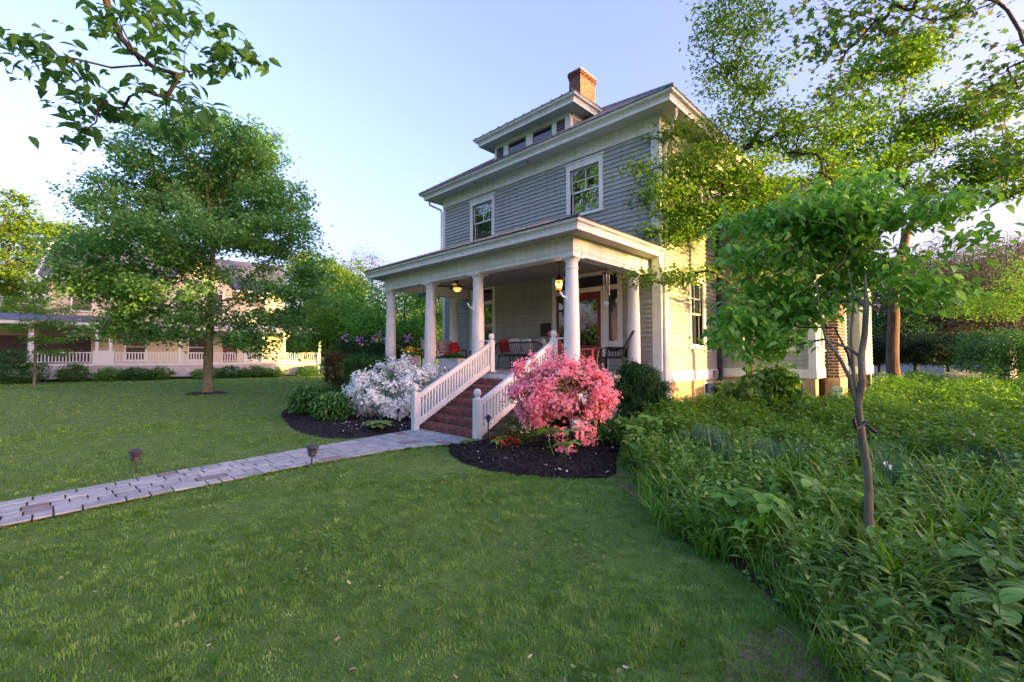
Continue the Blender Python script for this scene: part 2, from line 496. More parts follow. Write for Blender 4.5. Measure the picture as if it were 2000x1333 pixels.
# corner boards, frieze, water table, foundation
m = MB(); FB(m, FR, XR - .205, XR + .052, .001, .052, 1.24, 7.775); FB(m, SD, YW + .001, YW + .14, .001, .052, 1.24, 7.775); m.build('corner_board', WHITE, house, bevel=.004)
m = MB(); FB(m, FR, XL - .02, XL + .13, .001, .04, 1.24, 7.775); m.build('corner_board', WHITE, house, bevel=.004)
m = MB(); FB(m, WF, XW - .16, XW + .042, .001, .042, 1.28, 6.15); FB(m, ('S', XW), YI + .001, YI + .14, .001, .042, 1.28, 6.15); m.build('corner_board', WHITE, house, bevel=.004)
m = MB(); FB(m, ('F', 21.05), -2.46, -2.34 + .04, .001, .04, 1.28, 5.8); FB(m, ('S', -2.34), 21.06, 21.18, .001, .04, 1.28, 5.8); m.build('corner_board', WHITE, house, bevel=.004)
m = MB(); FB(m, FR, XL - .02, XR + .05, .001, .05, 7.778, 8.158); FB(m, SD, YW + .001, YI + 1, .001, .05, 7.778, 8.158); m.build('frieze', WHITE, house)
m = MB(); FB(m, WF, XR + .05, XW + .05, .001, .05, 6.152, 6.42); FB(m, ('S', XW), YI + .001, 21.0, .001, .05, 6.152, 6.42); m.build('frieze', WHITE, house)
m = MB(); FB(m, SD, YW + .001, YI - .06, .002, .05, .93, 1.235); m.build('water_table', WHITE, house, bevel=.005)
m = MB(); FB(m, WF, XR + .06, XW + .05, .002, .05, 1.0, 1.27); FB(m, ('S', XW), YI + .001, 16.7, .002, .05, 1.0, 1.27); FB(m, ('S', XW), 18.1, 21.0, .002, .05, 1.0, 1.27); m.build('water_table', WHITE, house, bevel=.005)
m = MB(); FB(m, ('F', 21.05), XW + .06, -2.30, .002, .05, .98, 1.28); FB(m, ('S', -2.34), 21.06, 23.1, .002, .05, .98, 1.28); m.build('water_table', WHITE, house, bevel=.005)
MB().box(XR - .3, XR - .002, YW + .01, 14.22, -.2, .995).box(XR - .3, XR - .002, 15.08, YI, -.2, .995).box(XR - .3, XR - .002, 14.2, 15.1, .86, .99).box(XR - .3, XR - .002, 14.2, 15.1, -.2, .33).build('foundation', STUCCO, house)
for q_ in ((XR + .0, XW - 1.35, YI + .01, YI + .25), (XW - .35, XW - .002, YI + .012, YI + .4), (XW - .35, XW - .004, 18.1, 18.5), (-2.75, -2.36, 21.07, 21.4), (-2.75, -2.36, 22.8, 23.1)): MB().box(*q_, -.2, .97).build('foundation_pier', STUCCO, house)
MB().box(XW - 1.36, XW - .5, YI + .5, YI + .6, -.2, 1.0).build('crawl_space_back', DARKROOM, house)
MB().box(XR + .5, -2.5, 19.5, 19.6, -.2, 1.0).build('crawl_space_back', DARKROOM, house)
# basement window in its white frame
m = MB(); y0, y1 = 14.26, 15.05
FB(m, SD, y0, y0 + .06, -.1, .012, .35, .85); FB(m, SD, y1 - .3, y1, -.1, .012, .35, .85); FB(m, SD, y0 + .06, y1 - .3, -.1, .012, .79, .85); FB(m, SD, y0 + .06, y1 - .3, -.1, .012, .35, .45); FB(m, SD, y0 - .02, y1 + .05, .0, .09, .30, .349)
b_ = m.build('basement_window', WHITE, house); m = MB(); FB(m, SD, y0 + .06, y1 - .3, -.06, -.05, .45, .79); m.build('pane', DGLASS, b_)

# main eave and roof
def eave(name, x0, x1, y0, yb, prof, parent=house, m=WHITE):
    return MB().sweep(prof, [(x0, yb), (x0, y0), (x1, y0), (x1, yb)], [(-1, 0), (-1, -1), (1, -1), (1, 0)]).build(name, m, parent, smooth=True, angle=25)
def ogee(n0, z0, n1, z1, k=8):
    return [(n0 + (n1 - n0) * (t - math.sin(2 * math.pi * t) / 9), z0 + (z1 - z0) * (t + math.sin(2 * math.pi * t) / 9)) for t in [i / k for i in range(k + 1)]]
eave('soffit', XL, XR, YW, 21.6, [(0.03, 8.161), (.585, 8.161)], m=SOFFIT)
eave('fascia', XL, XR, YW, 21.6, [(.57, 8.16), (.57, 8.125), (.60, 8.125), (.60, 8.215), (.615, 8.22)], m=WHITE)
eave('gutter', XL, XR, YW, 21.6, [(.612, 8.22)] + ogee(.615, 8.222, .735, 8.335) + [(.75, 8.338), (.75, 8.36), (.735, 8.36)], m=WHITE)
eave('drip_edge', XL, XR, YW, 21.6, [(.76, 8.345), (.765, 8.362), (.70, 8.385), (.60, 8.44)], m=ROOFEDGE)
def hiproof(name, x0, x1, y0, y1, z, pitch, m, parent=house, seams=True):
    w = (x1 - x0) / 2; d = (y1 - y0) / 2; h = min(w, d) * pitch
    if w <= d: rA, rB = ((x0 + w, y0 + w, z + h), (x0 + w, y1 - w, z + h))
    else: rA, rB = ((x0 + d, y0 + d, z + h), (x1 - d, y0 + d, z + h))
    a, b, c, e = (x0, y0, z), (x1, y0, z), (x1, y1, z), (x0, y1, z)
    if w <= d: fs = [(0, 1, 4), (1, 2, 5, 4), (2, 3, 5), (3, 0, 4, 5)]
    else: fs = [(0, 1, 5, 4), (1, 2, 5), (2, 3, 4, 5), (3, 0, 4)]
    r = MB().add([a, b, c, e, rA, rB], fs).build(name, m, parent)
    if seams:
        sm = MB(); x = x0 + .25
        while x < x1 - .1:
            t = min(x - x0, x1 - x, min(w, d)); sm.bar((x, y0, z + .012), (x, y0 + t, z + .012 + t * pitch), .02, .03); x += .42
        y = y0 + .25
        while y < y1 - .1:
            t = min(y - y0, y1 - y, min(w, d)); sm.bar((x1, y, z + .012), (x1 - t, y, z + .012 + t * pitch), .02, .03); y += .42
        sm.bar((x0, y0, z + .02), (rA[0], rA[1], rA[2] + .02), .05, .05).bar((x1, y0, z + .02), ((rA if w <= d else rB)[0], (rA if w <= d else rB)[1], rA[2] + .02), .05, .05)
        o = sm.build('standing_seams', m, r); o['kind'] = 'stuff'
    return r
main_roof = hiproof('main_roof', XL - .75, XR + .75, YW - .75, 22.4, 8.375, .68, ROOF)
# two recessed lights under the eave
for x in (-12.7, -10.05): MB().lathe([(.05, -.005), (.05, .0), (.03, .0)], (x, YW - .33, 8.160), 12).build('eave_light', BLACK, house)
# wing roofs
hiproof('wing_roof', XR - .4, XW + .55, YI - .55, 21.4, 6.5, .55, ROOF)
MB().sweep([(.05, 6.42), (.45, 6.42), (.45, 6.36), (.48, 6.36), (.55, 6.5)], [(XR + .05, YI), (XW, YI), (XW, 21.2)], [(0, -1), (1, -1), (1, 0)]).build('wing_eave', WHITE, house)
hiproof('rear_wing_roof', XW - 2, -1.9, 20.6, 23.7, 6.0, .5, ROOF, seams=False)

# dormer
dm = MB().box(-11.99, -8.55, 11.45, 11.55, 8.55, 9.43).box(-11.99, -11.89, 11.56, 13.4, 8.55, 9.43).box(-8.65, -8.551, 11.56, 13.4, 8.55, 9.43).build('dormer', SIDING, house)
m = MB()
for a, b in ((-12.0, -11.905), (-11.53, -11.30), (-10.43, -10.125), (-9.265, -9.10), (-8.735, -8.54)): m.box(a, b, 11.40, 11.449, 8.6, 9.29)
m.box(-12.0, -8.54, 11.395, 11.449, 9.291, 9.43).box(-8.548, -8.505, 11.395, 11.52, 8.6, 9.29).box(-8.548, -8.505, 11.52, 13.3, 9.25, 9.43)
m.build('dormer_trim', WHITE, dm, bevel=.004)
for a, b in ((-11.30, -10.43), (-10.125, -9.265)):
    f = MB().box(a, a + .04, 11.41, 11.448, 8.7, 9.25).box(b - .04, b, 11.41, 11.448, 8.7, 9.25).box(a + .041, b - .041, 11.41, 11.448, 9.23, 9.29).build('window_frame', mat('brown_sash', (.28, .2, .15), .6), dm)
    MB().box(a + .04, b - .04, 11.43, 11.44, 8.7, 9.23).build('pane', mat('dark_pane', (.012, .014, .03), .05, spec=.8), dm)
for a, b in ((-11.905, -11.53), (-9.10, -8.735)):
    MB().box(a, b, 11.446, 11.449, 8.6, 9.29).build('louvre_shade', BLACK, dm)  # black sheet stands in for the deep shade behind the slats
    z = 8.72
    while z < 9.28:
        MB().hexa([(a, 11.415, z), (b, 11.415, z), (b, 11.448, z + .03), (a, 11.448, z + .03), (a, 11.415, z + .012), (b, 11.415, z + .012), (b, 11.448, z + .042), (a, 11.448, z + .042)]).build('louvre', SIDING, dm); z += .075
for k in range(6): MB().hexa([(-8.549, 11.53, 8.6 + k * .11), (-8.52, 11.53, 8.6 + k * .11), (-8.52, 13.2, 8.6 + k * .11), (-8.549, 13.2, 8.6 + k * .11), (-8.549, 11.53, 8.71 + k * .11), (-8.541, 11.53, 8.71 + k * .11), (-8.541, 13.2, 8.71 + k * .11), (-8.549, 13.2, 8.71 + k * .11)]).build('clapboard', SIDING, dm)
def deave(name, prof, m): return MB().sweep(prof, [(-11.99, 14.2), (-11.99, 11.45), (-8.55, 11.45), (-8.55, 14.2)], [(-1, 0), (-1, -1), (1, -1), (1, 0)]).build(name, m, dm, smooth=True, angle=25)
deave('dormer_soffit', [(0.0, 9.431), (.45, 9.431)], SOFFIT)
deave('dormer_fascia', [(.44, 9.43), (.44, 9.40), (.46, 9.40), (.46, 9.485), (.475, 9.49)], WHITE)
deave('dormer_gutter', [(.472, 9.49)] + ogee(.475, 9.492, .58, 9.61) + [(.60, 9.615), (.60, 9.64)], WHITE)
deave('dormer_drip_edge', [(.61, 9.63), (.615, 9.65), (.5, 9.68)], ROOFEDGE)
MB().add([(-12.6, 10.84, 9.655), (-7.94, 10.84, 9.655), (-7.94, 14.4, 9.655), (-12.6, 14.4, 9.655), (-11.4, 12.4, 10.05), (-9.1, 12.4, 10.05), (-9.1, 14.5, 10.05), (-11.4, 14.5, 10.05)], [(0, 1, 5, 4), (1, 2, 6, 5), (4, 5, 6, 7), (3, 0, 4, 7)]).build('dormer_roof', ROOF, dm)
m = MB()
for i in range(12): m.box(-12.45 + i * .4, -12.43 + i * .4, 10.825, 10.9, 9.655, 9.70)
o = m.build('standing_seams', ROOF, dm); o['kind'] = 'stuff'

# chimneys: bricks stand proud of the mortar
def chimney(name, x0, x1, y0, y1, z0, z1, parent, corbel=True):
    c = MB().box(x0 + .012, x1 - .012, y0 + .012, y1 - .012, z0, z1).build(name, MORTAR, parent)
    m = MB(); z = z0; row = 0
    while z < z1 - .05:
        e = 0.0
        if corbel:
            t = z1 - z
            e = .045 if t < .24 else (.022 if t < .32 else 0)
        for ax in (0, 1):
            a, b = (x0 - e, x1 + e) if ax == 0 else (y0 - e, y1 + e)
            u = a - (0.12 if row % 2 else 0)
            while u < b - .01:
                p, q = max(u, a), min(u + .23, b)
                if q - p > .02:
                    j = random.uniform(-.004, .004)
                    if ax == 0: m.box(p, q - .014, y0 - e - j, y0 + .1, z, z + .066)
                    else: m.box(x1 - .1, x1 + e + j, p, q - .014, z, z + .066)
                u += .242
        z += .0925; row += 1
    o = m.build('bricks', mat('chimney_brick', (.06, .026, .022), .85, .5, 9, bump=.4, bscale=60, col2=(.17, .08, .055)), c); o['kind'] = 'stuff'
    if corbel: MB().box(x0 - .02, x1 + .02, y0 - .02, y1 + .02, z1 - .01, z1 + .03).build('cap', MORTAR, c)
    return c
chimney('chimney', -11.27, -10.69, 15.0, 16.1, 10.7, 13.48, main_roof)
chimney('exterior_chimney', XW + .002, -2.49, 16.8, 17.98, 1.0, 7.6, house, corbel=False)
MB().box(XW + .002, -2.46, 16.78, 18.0, -.2, .99).build('chimney_base', STUCCO, house)

# porch: floor, skirt, beam, ceiling, eave, roof
YE = 7.85; XPR = -5.80; XPL = -13.77
m = MB(); k = 0
x = XPL
while x < XPR - .02:
    xe = min(x + .13, XPR); o = MB().box(x, xe - .004, YE - .03, YW - .03, PF - .035, PF).build('floor_board', FLOORP, house); x += .13
MB().box(XPL + .02, XPR - .02, YE, YE + .04, 1.02, PF - .037).box(XPR - .06, XPR - .02, YE + .041, YW - .03, 1.02, PF - .037).box(XPL + .02, XPL + .06, YE + .041, YW - .03, 1.02, PF - .037).build('porch_fascia', WHITE, house)
SKIRT = mat('pale_skirt_paint', (.55, .58, .62), .6, .08, 4)
for q_ in ((XPL + .06, -8.78, YE + .05, YE + .08), (-6.0, XPR - .08, YE + .05, YE + .08), (XPR - .1, XPR - .07, YE + .09, YW - .03)): MB().box(*q_, .0, 1.019).build('porch_skirt', SKIRT, house)
def beam(x0, x1, y0, y1): return MB().box(x0, x1, y0, y1, 3.95, 4.28).box(x0 + .012, x1 - .012, y0 + .012, y1 - .012, 3.855, 3.949).build('porch_beam', WHITE, house, bevel=.004)
beam(-13.715, -5.845, YC - .165, YC + .165); beam(-6.175, -5.845, YC + .166, YW - .05); beam(-13.715, -13.385, YC + .166, YW - .05)
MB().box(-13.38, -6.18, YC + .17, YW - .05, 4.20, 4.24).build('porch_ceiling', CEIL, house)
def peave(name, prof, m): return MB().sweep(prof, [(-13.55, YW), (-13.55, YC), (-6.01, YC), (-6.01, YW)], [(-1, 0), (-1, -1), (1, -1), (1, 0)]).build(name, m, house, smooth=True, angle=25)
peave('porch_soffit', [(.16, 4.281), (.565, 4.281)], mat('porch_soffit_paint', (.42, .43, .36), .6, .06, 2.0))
peave('porch_eave_fascia', [(.555, 4.28), (.555, 4.255), (.575, 4.255), (.575, 4.345), (.585, 4.35)], WHITE)
peave('porch_gutter', [(.583, 4.35)] + ogee(.585, 4.352, .655, 4.455) + [(.67, 4.46), (.67, 4.48), (.655, 4.48)], WHITE)
peave('porch_drip_edge', [(.68, 4.465), (.685, 4.485), (.6, 4.52)], ROOFEDGE)
xa, xb, ya = -13.55 - .685, -6.01 + .685, YC - .685
zz = 4.495; d = YW - .03 - ya; hh = .40 * d
pr = MB().add([(xa, ya, zz), (xb, ya, zz), (xb, YW - .03, zz), (xb - d, YW - .03, zz + hh), (xa + d, YW - .03, zz + hh), (xa, YW - .03, zz)], [(0, 1, 3, 4), (1, 2, 3), (0, 4, 5)]).build('porch_roof', mat('porch_roof_metal', (.19, .225, .24), .5, .3, 3, metal=.05), house)
m = MB(); x = xa + .3
while x < xb:
    t = min(x - xa, xb - x, d); m.bar((x, ya, zz + .012), (x, ya + t, zz + .012 + t * .4), .02, .028); x += .45
m.bar((xb, ya, zz + .01), (xb - d, YW - .03, zz + hh + .01), .05, .04)
o = m.build('standing_seams', ROOF, pr); o['kind'] = 'stuff'

# columns
def column(x, y, z0=PF, z1=3.855):
    h = z1 - z0; pf = []
    for i in range(17):
        t = i / 16; pf.append((.172 - .036 * max(0, (t - .2) / .8) ** 1.6, .16 + (h - .16 - .28) * t))
    c = MB().lathe(pf, (x, y, z0), 32, cap=False).build('column', WHITE, house, smooth=True)
    MB().box(x - .235, x + .235, y - .235, y + .235, z0, z0 + .07).lathe([(.215, .07), (.232, .085), (.232, .11), (.20, .125), (.195, .14), (.178, .161), (.17, .17)], (x, y, z0), 32, cap=False).build('plinth', WHITE, c, smooth=True)
    MB().lathe([(.137, h - .285), (.152, h - .275), (.152, h - .25), (.137, h - .24), (.137, h - .13), (.165, h - .085), (.185, h - .06), (.185, h - .045)], (x, y, z0), 32, cap=False).box(x - .2, x + .2, y - .2, y + .2, z1 - .045, z1 - .001).build('capital', WHITE, c, smooth=True)
    return c
cols = [column(x, YC) for x in CXS]; column(-6.03, 10.80); column(-13.55, 10.75)
for c, x in ((cols[2], -9.13), (cols[3], -6.01)):        # flag holders on the two columns by the steps
    MB().tube([(x - .04, YC - .16, 2.93), (x - .06, YC - .24, 2.95), (x - .12, YC - .27, 3.06)], .022, 8).box(x - .07, x, YC - .178, YC - .155, 2.87, 3.0).build('flag_holder', WHITE, c)

# front door with sidelights and transom
dr = MB()
for a, b, z0, z1 in ((-9.24, -9.10, 1.25, 4.16), (-8.77, -8.54, 1.25, 3.64), (-7.40, -7.17, 1.25, 3.64), (-6.84, -6.70, 1.90, 4.16), (-9.10, -6.84, 4.06, 4.16), (-9.10, -6.84, 3.58, 3.72), (-9.10, -8.77, 1.25, 2.05), (-7.17, -6.84, 1.90, 2.09), (-7.2, -6.7, 1.86, 1.899)):
    FB(dr, FR, a, b, -.02, .06, z0, z1)
drs = dr.build('door_surround', WHITE, house, bevel=.005)
for a, b, z0, z1 in ((-9.10, -8.77, 2.05, 3.58), (-7.17, -6.84, 2.09, 3.58), (-9.10, -8.72, 3.72, 4.06), (-8.70, -7.22, 3.72, 4.06), (-7.2, -6.84, 3.72, 4.06)):
    m = MB(); FB(m, FR, a, b, -.04, -.03, z0, z1); m.build('pane', DGLASS, drs)
for x in (-8.72, -7.21): m = MB(); FB(m, FR, x, x + .03, -.02, .03, 3.72, 4.06); m.build('mullion', WHITE, drs)
m = MB(); FB(m, FR, -8.54, -8.40, -.05, .0, 1.27, 3.58); FB(m, FR, -7.56, -7.40, -.05, .0, 1.27, 3.58); FB(m, FR, -8.40, -7.56, -.05, .0, 3.36, 3.58); FB(m, FR, -8.40, -7.56, -.05, .0, 1.27, 1.98)
dl = m.build('front_door', DOORRED, house, bevel=.005)
m = MB(); FB(m, FR, -8.40, -7.56, -.03, -.02, 1.98, 3.36); m.build('pane', DGLASS, dl)
MB().lathe([(.0, -.03), (.03, -.02), (.035, 0), (.03, .02), (.0, .03)], (-7.50, YW - .04, 2.2), 12).build('door_knob', mat('brass', (.5, .35, .12), .3, metal=1), dl, smooth=True)
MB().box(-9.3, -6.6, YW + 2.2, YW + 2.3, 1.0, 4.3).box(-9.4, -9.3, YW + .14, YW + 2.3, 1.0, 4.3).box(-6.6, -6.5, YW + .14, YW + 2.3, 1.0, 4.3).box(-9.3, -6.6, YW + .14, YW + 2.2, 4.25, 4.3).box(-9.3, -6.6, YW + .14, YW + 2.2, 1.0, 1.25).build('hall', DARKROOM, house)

# brick steps: a step body with a nosing of bricks on edge
RI, TR, Y1 = PF / 8, 0.284, 5.86
SX0, SX1 = -8.76, -6.04
_mbk = MB().box(-.031, .031, 0, .215, -.098, .0).mesh('brick')
_mbk.materials.append(BRICK)
for k in range(7):
    y = Y1 + TR * k; z = RI * (k + 1)
    s = MB().box(SX0 + .006, SX1 - .006, y + .012, min(y + TR + .3, YE + .04), 0 if k == 0 else z - RI - .02, z - .006).build('step', MORTAR, house)
    x = SX0 + .034
    while x < SX1 - .03:
        b = bpy.data.objects.new('brick', _mbk); COL.objects.link(b); b.parent = s
        b.location = (x, y + random.uniform(-.005, .004), z + random.uniform(-.002, .003)); x += .0705
    m = MB(); x = SX0 - random.uniform(0, .15)
    while x < SX1 - .02:
        p, q = max(x, SX0 + .002), min(x + .2, SX1 - .002)
        if q - p > .03: m.box(p, q, y + .006 + random.uniform(-.003, .003), y + .1, z - RI + .006, z - .104)
        x += .212
    yy = y
    while yy < y + TR - .04:
        m.box(SX1 - .1, SX1 + random.uniform(-.002, .003), yy + .012, yy + .2 if yy + .2 < y + TR else y + TR, z - RI + .006, z - .1); yy += .212
    y2 = y + .226
    x = SX0 + .002
    while x < SX1 - .03:
        q = min(x + .2, SX1 - .002); m.box(x, q, y2, y2 + .06, z - .05, z - .001 - random.uniform(0, .003)); x += .212
    m.build('brick_course', BRICK, s)
MB().box(SX0, SX1, YE - .02, YE + .0, PF - RI + .0, PF - .036).build('top_riser', WHITE, house)

# stair railings
def newel(x, y, z0, zt, parent, foot_=False):
    m = MB().box(x - .065, x + .065, y - .065, y + .065, z0, zt - .20)
    m.hexa([(x - .065, y - .065, zt - .20), (x + .065, y - .065, zt - .20), (x + .065, y + .065, zt - .20), (x - .065, y + .065, zt - .20), (x - .04, y - .04, zt - .165), (x + .04, y - .04, zt - .165), (x + .04, y + .04, zt - .165), (x - .04, y + .04, zt - .165)])
    if foot_: m.box(x - .09, x + .09, y - .09, y + .09, z0 + .001, z0 + .03)
    n = m.build('newel_post', WHITE, parent, bevel=.004)
    MB().lathe([(.04, -.165), (.045, -.15), (.062, -.13), (.07, -.105), (.07, -.06), (.062, -.03), (.04, -.008), (.0, 0)], (x, y, zt), 16, cap=False).build('cap', WHITE, n, smooth=True)
    return n
_mbal = MB().box(-.019, .019, -.019, .019, 0, .46).mesh('baluster'); _mbal.materials.append(WHITE)
for x in (-8.49, -6.44):
    ya_, yb_ = 5.745, 7.89; za, zb = .80, .80 + (7.89 - 5.745) * RI / TR; sl = RI / TR
    rl = MB().hexa([(x - .045, ya_, za - .045), (x + .045, ya_, za - .045), (x + .045, yb_, zb - .045), (x - .045, yb_, zb - .045), (x - .045, ya_, za + .01), (x + .045, ya_, za + .01), (x + .045, yb_, zb + .01), (x - .045, yb_, zb + .01)]).build('stair_railing', WHITE, house, bevel=.012)
    MB().hexa([(x - .03, ya_, za - .10), (x + .03, ya_, za - .10), (x + .03, yb_, zb - .10), (x - .03, yb_, zb - .10), (x - .03, ya_, za - .047), (x + .03, ya_, za - .047), (x + .03, yb_, zb - .047), (x - .03, yb_, zb - .047)]).build('sub_rail', WHITE, rl)
    MB().hexa([(x - .035, ya_, za - .68), (x + .035, ya_, za - .68), (x + .035, yb_, zb - .68), (x - .035, yb_, zb - .68), (x - .035, ya_, za - .54), (x + .035, ya_, za - .54), (x + .035, yb_, zb - .54), (x - .035, yb_, zb - .54)]).build('bottom_rail', WHITE, rl, bevel=.005)
    n_ = 26
    for i in range(n_):
        y = ya_ + (yb_ - ya_) * (i + .6) / (n_ + .2); b = bpy.data.objects.new('baluster', _mbal); COL.objects.link(b); b.parent = rl; b.location = (x, y, za - .55 + (y - ya_) * sl)
    newel(x, 5.68, 0.0, 1.04, rl); newel(x, 7.96, PF + .001, 2.235, rl, True)
MB().tube([(-6.44, 7.98, 2.05), (-6.17, 8.02, 2.05)], .016, 8).build('short_handrail', WHITE, house)
MB().tube([(-8.49, 7.98, 2.05), (-8.95, 8.04, 2.05)], .016, 8).build('short_handrail', WHITE, house)

# rain pipes, meter boxes
def pipe(pts, r, m, name='downspout'): return MB().tube(pts, r, 10).build(name, m, house, smooth=True)
pipe([(XL - .62, YW - .30, 8.15), (XL - .62, YW - .28, 8.02), (XL - .5, YW - .22, 7.94), (XL - .10, YW - .09, 7.72), (XL - .06, YW - .075, 7.6), (XL - .06, YW - .075, 4.0)], .042, WHITE)
pipe([(XR + .52, YW - .1, 8.13), (XR + .5, YW - .02, 8.0), (XR + .25, YW + .09, 7.55), (XR + .11, YW + .14, 7.3), (XR + .10, YW + .17, 7.1), (XR + .10, YW + .17, .35)], .045, WHITE)
pipe([(-5.42, YW - .35, 4.29), (-5.42, YW - .35, 4.12), (-5.42, YW - .28, 3.97), (-5.45, YW - .02, 3.86), (XR + .10, YW + .06, 3.74), (XR + .10, YW + .065, 3.5), (XR + .10, YW + .065, .35)], .04, WHITE)
m = MB(); FB(m, SD, 15.30, 15.42, .045, .15, 1.28, 6.3); m.build('conduit_cover', mat('dark_grey_metal', (.06, .06, .065), .6), house)
m = MB(); FB(m, SD, 15.28, 15.36, .06, .14, .1, 1.27); m.build('conduit', BLACK, house)
m = MB(); FB(m, SD, 14.85, 15.13, .055, .14, .98, 1.2); m.build('meter_box', mat('grey_box', (.2, .2, .2), .5), house, bevel=.01)
m = MB(); FB(m, SD, 15.38, 15.47, .055, .18, .95, 1.27); m.build('meter_box', mat('grey_box', (.2, .2, .2), .5), house, bevel=.01)
MB().tube([(XR + .1, 15.0, .98), (XR + .12, 15.05, .8), (XR + .12, 15.2, .6), (XR + .1, 15.32, .5)], .012, 6).build('cable', BLACK, house)
MB().tube([(-2.3, 15.3, .75), (-2.3, 15.3, .1)], .05, 8).box(-2.42, -2.2, 15.24, 15.36, .6, .8).build('vent_pipe', WHITE, house)
# ------------------------------------------------------------------ things on the porch
def soft_box(x0, x1, y0, y1, z0, z1, n=6, puff=.25):
    """a cushion: pillow-like block with rounded, bulging faces"""
    cx, cy, cz = (x0 + x1) / 2, (y0 + y1) / 2, (z0 + z1) / 2
    hx, hy, hz = (x1 - x0) / 2, (y1 - y0) / 2, (z1 - z0) / 2
    V = []; F = []; idx = {}
    def key(p):
        k = tuple(round(c, 5) for c in p)
        if k not in idx:
            idx[k] = len(V); V.append(k)
        return idx[k]
    g = [-1 + 2 * i / n for i in range(n + 1)]
    for ax in range(3):
        for sgn in (-1, 1):
            for i in range(n):
                for j in range(n):
                    q = []
                    for (a, b) in ((g[i], g[j]), (g[i + 1], g[j]), (g[i + 1], g[j + 1]), (g[i], g[j + 1])):
                        p = [0, 0, 0]; p[ax] = sgn; p[(ax + 1) % 3] = a; p[(ax + 2) % 3] = b; q.append(key(p))
                    F.append(tuple(q if sgn > 0 else q[::-1]))
    out = []
    for p in V:
        v = Vector(p); e = 4.0
        r = (abs(p[0]) ** e + abs(p[1]) ** e + abs(p[2]) ** e) ** (1 / e)
        w = v / r
        out.append((cx + w.x * hx * (1 + puff * .0), cy + w.y * hy, cz + w.z * hz))
    return out, F
def cushion(name, dims, m, parent, rot=None, loc=None):
    mb = MB(); mb.add(*soft_box(*dims)); return mb.build(name, m, parent, smooth=True, local=True, rot=rot, loc=loc, angle=180)

STRIPE = mat('striped_cushion', (.25, .24, .24), .95, .3, 3.2, col2=(.5, .47, .45), stretch=(.3, .3, 9))
# loveseat at the far end of the porch, seen between the columns; faces +X
t = empty('outdoor_loveseat', (-13.02, 9.88, PF), 'black framed loveseat with grey cushions at the left end of the porch', 'loveseat')
MB().bar((.38, -.72, .34), (.38, .72, .34), .04, .05).bar((-.30, -.72, .34), (-.30, .72, .34), .04, .05).bar((-.3, -.72, .34), (.38, -.72, .34), .04, .05).bar((-.3, .72, .34), (.38, .72, .34), .04, .05).bar((-.30, -.72, .34), (-.46, -.72, .92), .04, .04).bar((-.30, .72, .34), (-.46, .72, .92), .04, .04).bar((-.46, -.74, .9), (-.46, .74, .9), .04, .04).bar((-.40, .72, .6), (.38, .72, .6), .05, .04).bar((-.40, -.72, .6), (.38, -.72, .6), .05, .04).build('frame', BLACK, t, local=True)
for x in (-.3, .38):
    for y in (-.72, .72): MB().bar((x, y, 0), (x, y, .6 if x > 0 else .34), .035, .035).build('leg', BLACK, t, local=True)
cushion('seat_cushion', (-.28, .40, -.69, .69, .36, .50), FABRIC, t)
cushion('back_cushion', (-.09, .09, -.70, -.01, -.24, .26), STRIPE, t, rot=(0, R(-14), 0), loc=(-.33, 0, .74))
cushion('back_cushion', (-.09, .09, .01, .70, -.24, .26), STRIPE, t, rot=(0, R(-14), 0), loc=(-.33, 0, .74))
p_ = empty('throw_pillow', (-13.0, 10.36, PF + .51), 'square red throw pillow on the grey loveseat', 'pillow')
cushion('pillow_cover', (-.07, .07, -.21, .21, -.20, .20), REDFAB, p_, rot=(R(12), R(-24), 0), loc=(0, 0, .19))
# long planter by the porch edge
t = empty('planter_box', (-10.62, 8.36, PF), 'long white planter box with red geraniums on the porch edge', 'planter')
MB().box(-.46, .46, -.14, .14, .02, .30).box(-.48, .48, -.16, .16, .301, .335).box(-.44, -.36, -.12, .12, 0, .019).box(.36, .44, -.12, .12, 0, .019).build('trough', mat('weathered_white', (.5, .5, .46), .7, .15, 8, bump=.2), t, local=True, bevel=.006)
PLANTER = t
t2 = empty('square_planter', (-12.55, 8.22, PF), 'square grey stone planter with yellow flowers beside the corner column', 'planter')
MB().hexa([(-.17, -.17, 0), (.17, -.17, 0), (.17, .17, 0), (-.17, .17, 0), (-.22, -.22, .42), (.22, -.22, .42), (.22, .22, .42), (-.22, .22, .42)]).build('pot', mat('cast_stone', (.34, .34, .31), .9, .2, 8, bump=.3), t2, local=True, bevel=.008)
SQP = t2
# spindle bench with its back to the yard
t = empty('spindle_bench', (-9.62, 10.45, PF), 'black spindle back bench with grey and white pillows below the porch wall', 'bench')
MB().box(-1.0, 1.0, -.24, .32, .40, .44).build('seat', BLACK, t, local=True, bevel=.008)
MB().tube([(-1.0, -.30, .62), (-.96, -.33, .76), (-.85, -.35, .815), (0, -.36, .82), (.85, -.35, .815), (.96, -.33, .76), (1.0, -.30, .62)], .022, 8).tube([(-.98, -.27, .46), (-1.0, -.30, .64)], .018, 6).tube([(.98, -.27, .46), (1.0, -.30, .64)], .018, 6).build('back_rail', BLACK, t, local=True, smooth=True)
for i in range(21): x = -.9 + i * .09; MB().tube([(x, -.22, .43), (x * 1.015, -.35, .81)], .0095, 6).build('spindle', BLACK, t, local=True)
for x in (-.92, -.3, .3, .92):
    for y in (-.2, .28): MB().tube([(x, y, .41), (x * 1.05, y * 1.25, 0)], [.02, .014], 6).build('leg', BLACK, t, local=True)
cushion('seat_cushion', (-.97, .97, -.2, .3, .441, .53), FABRIC, t)
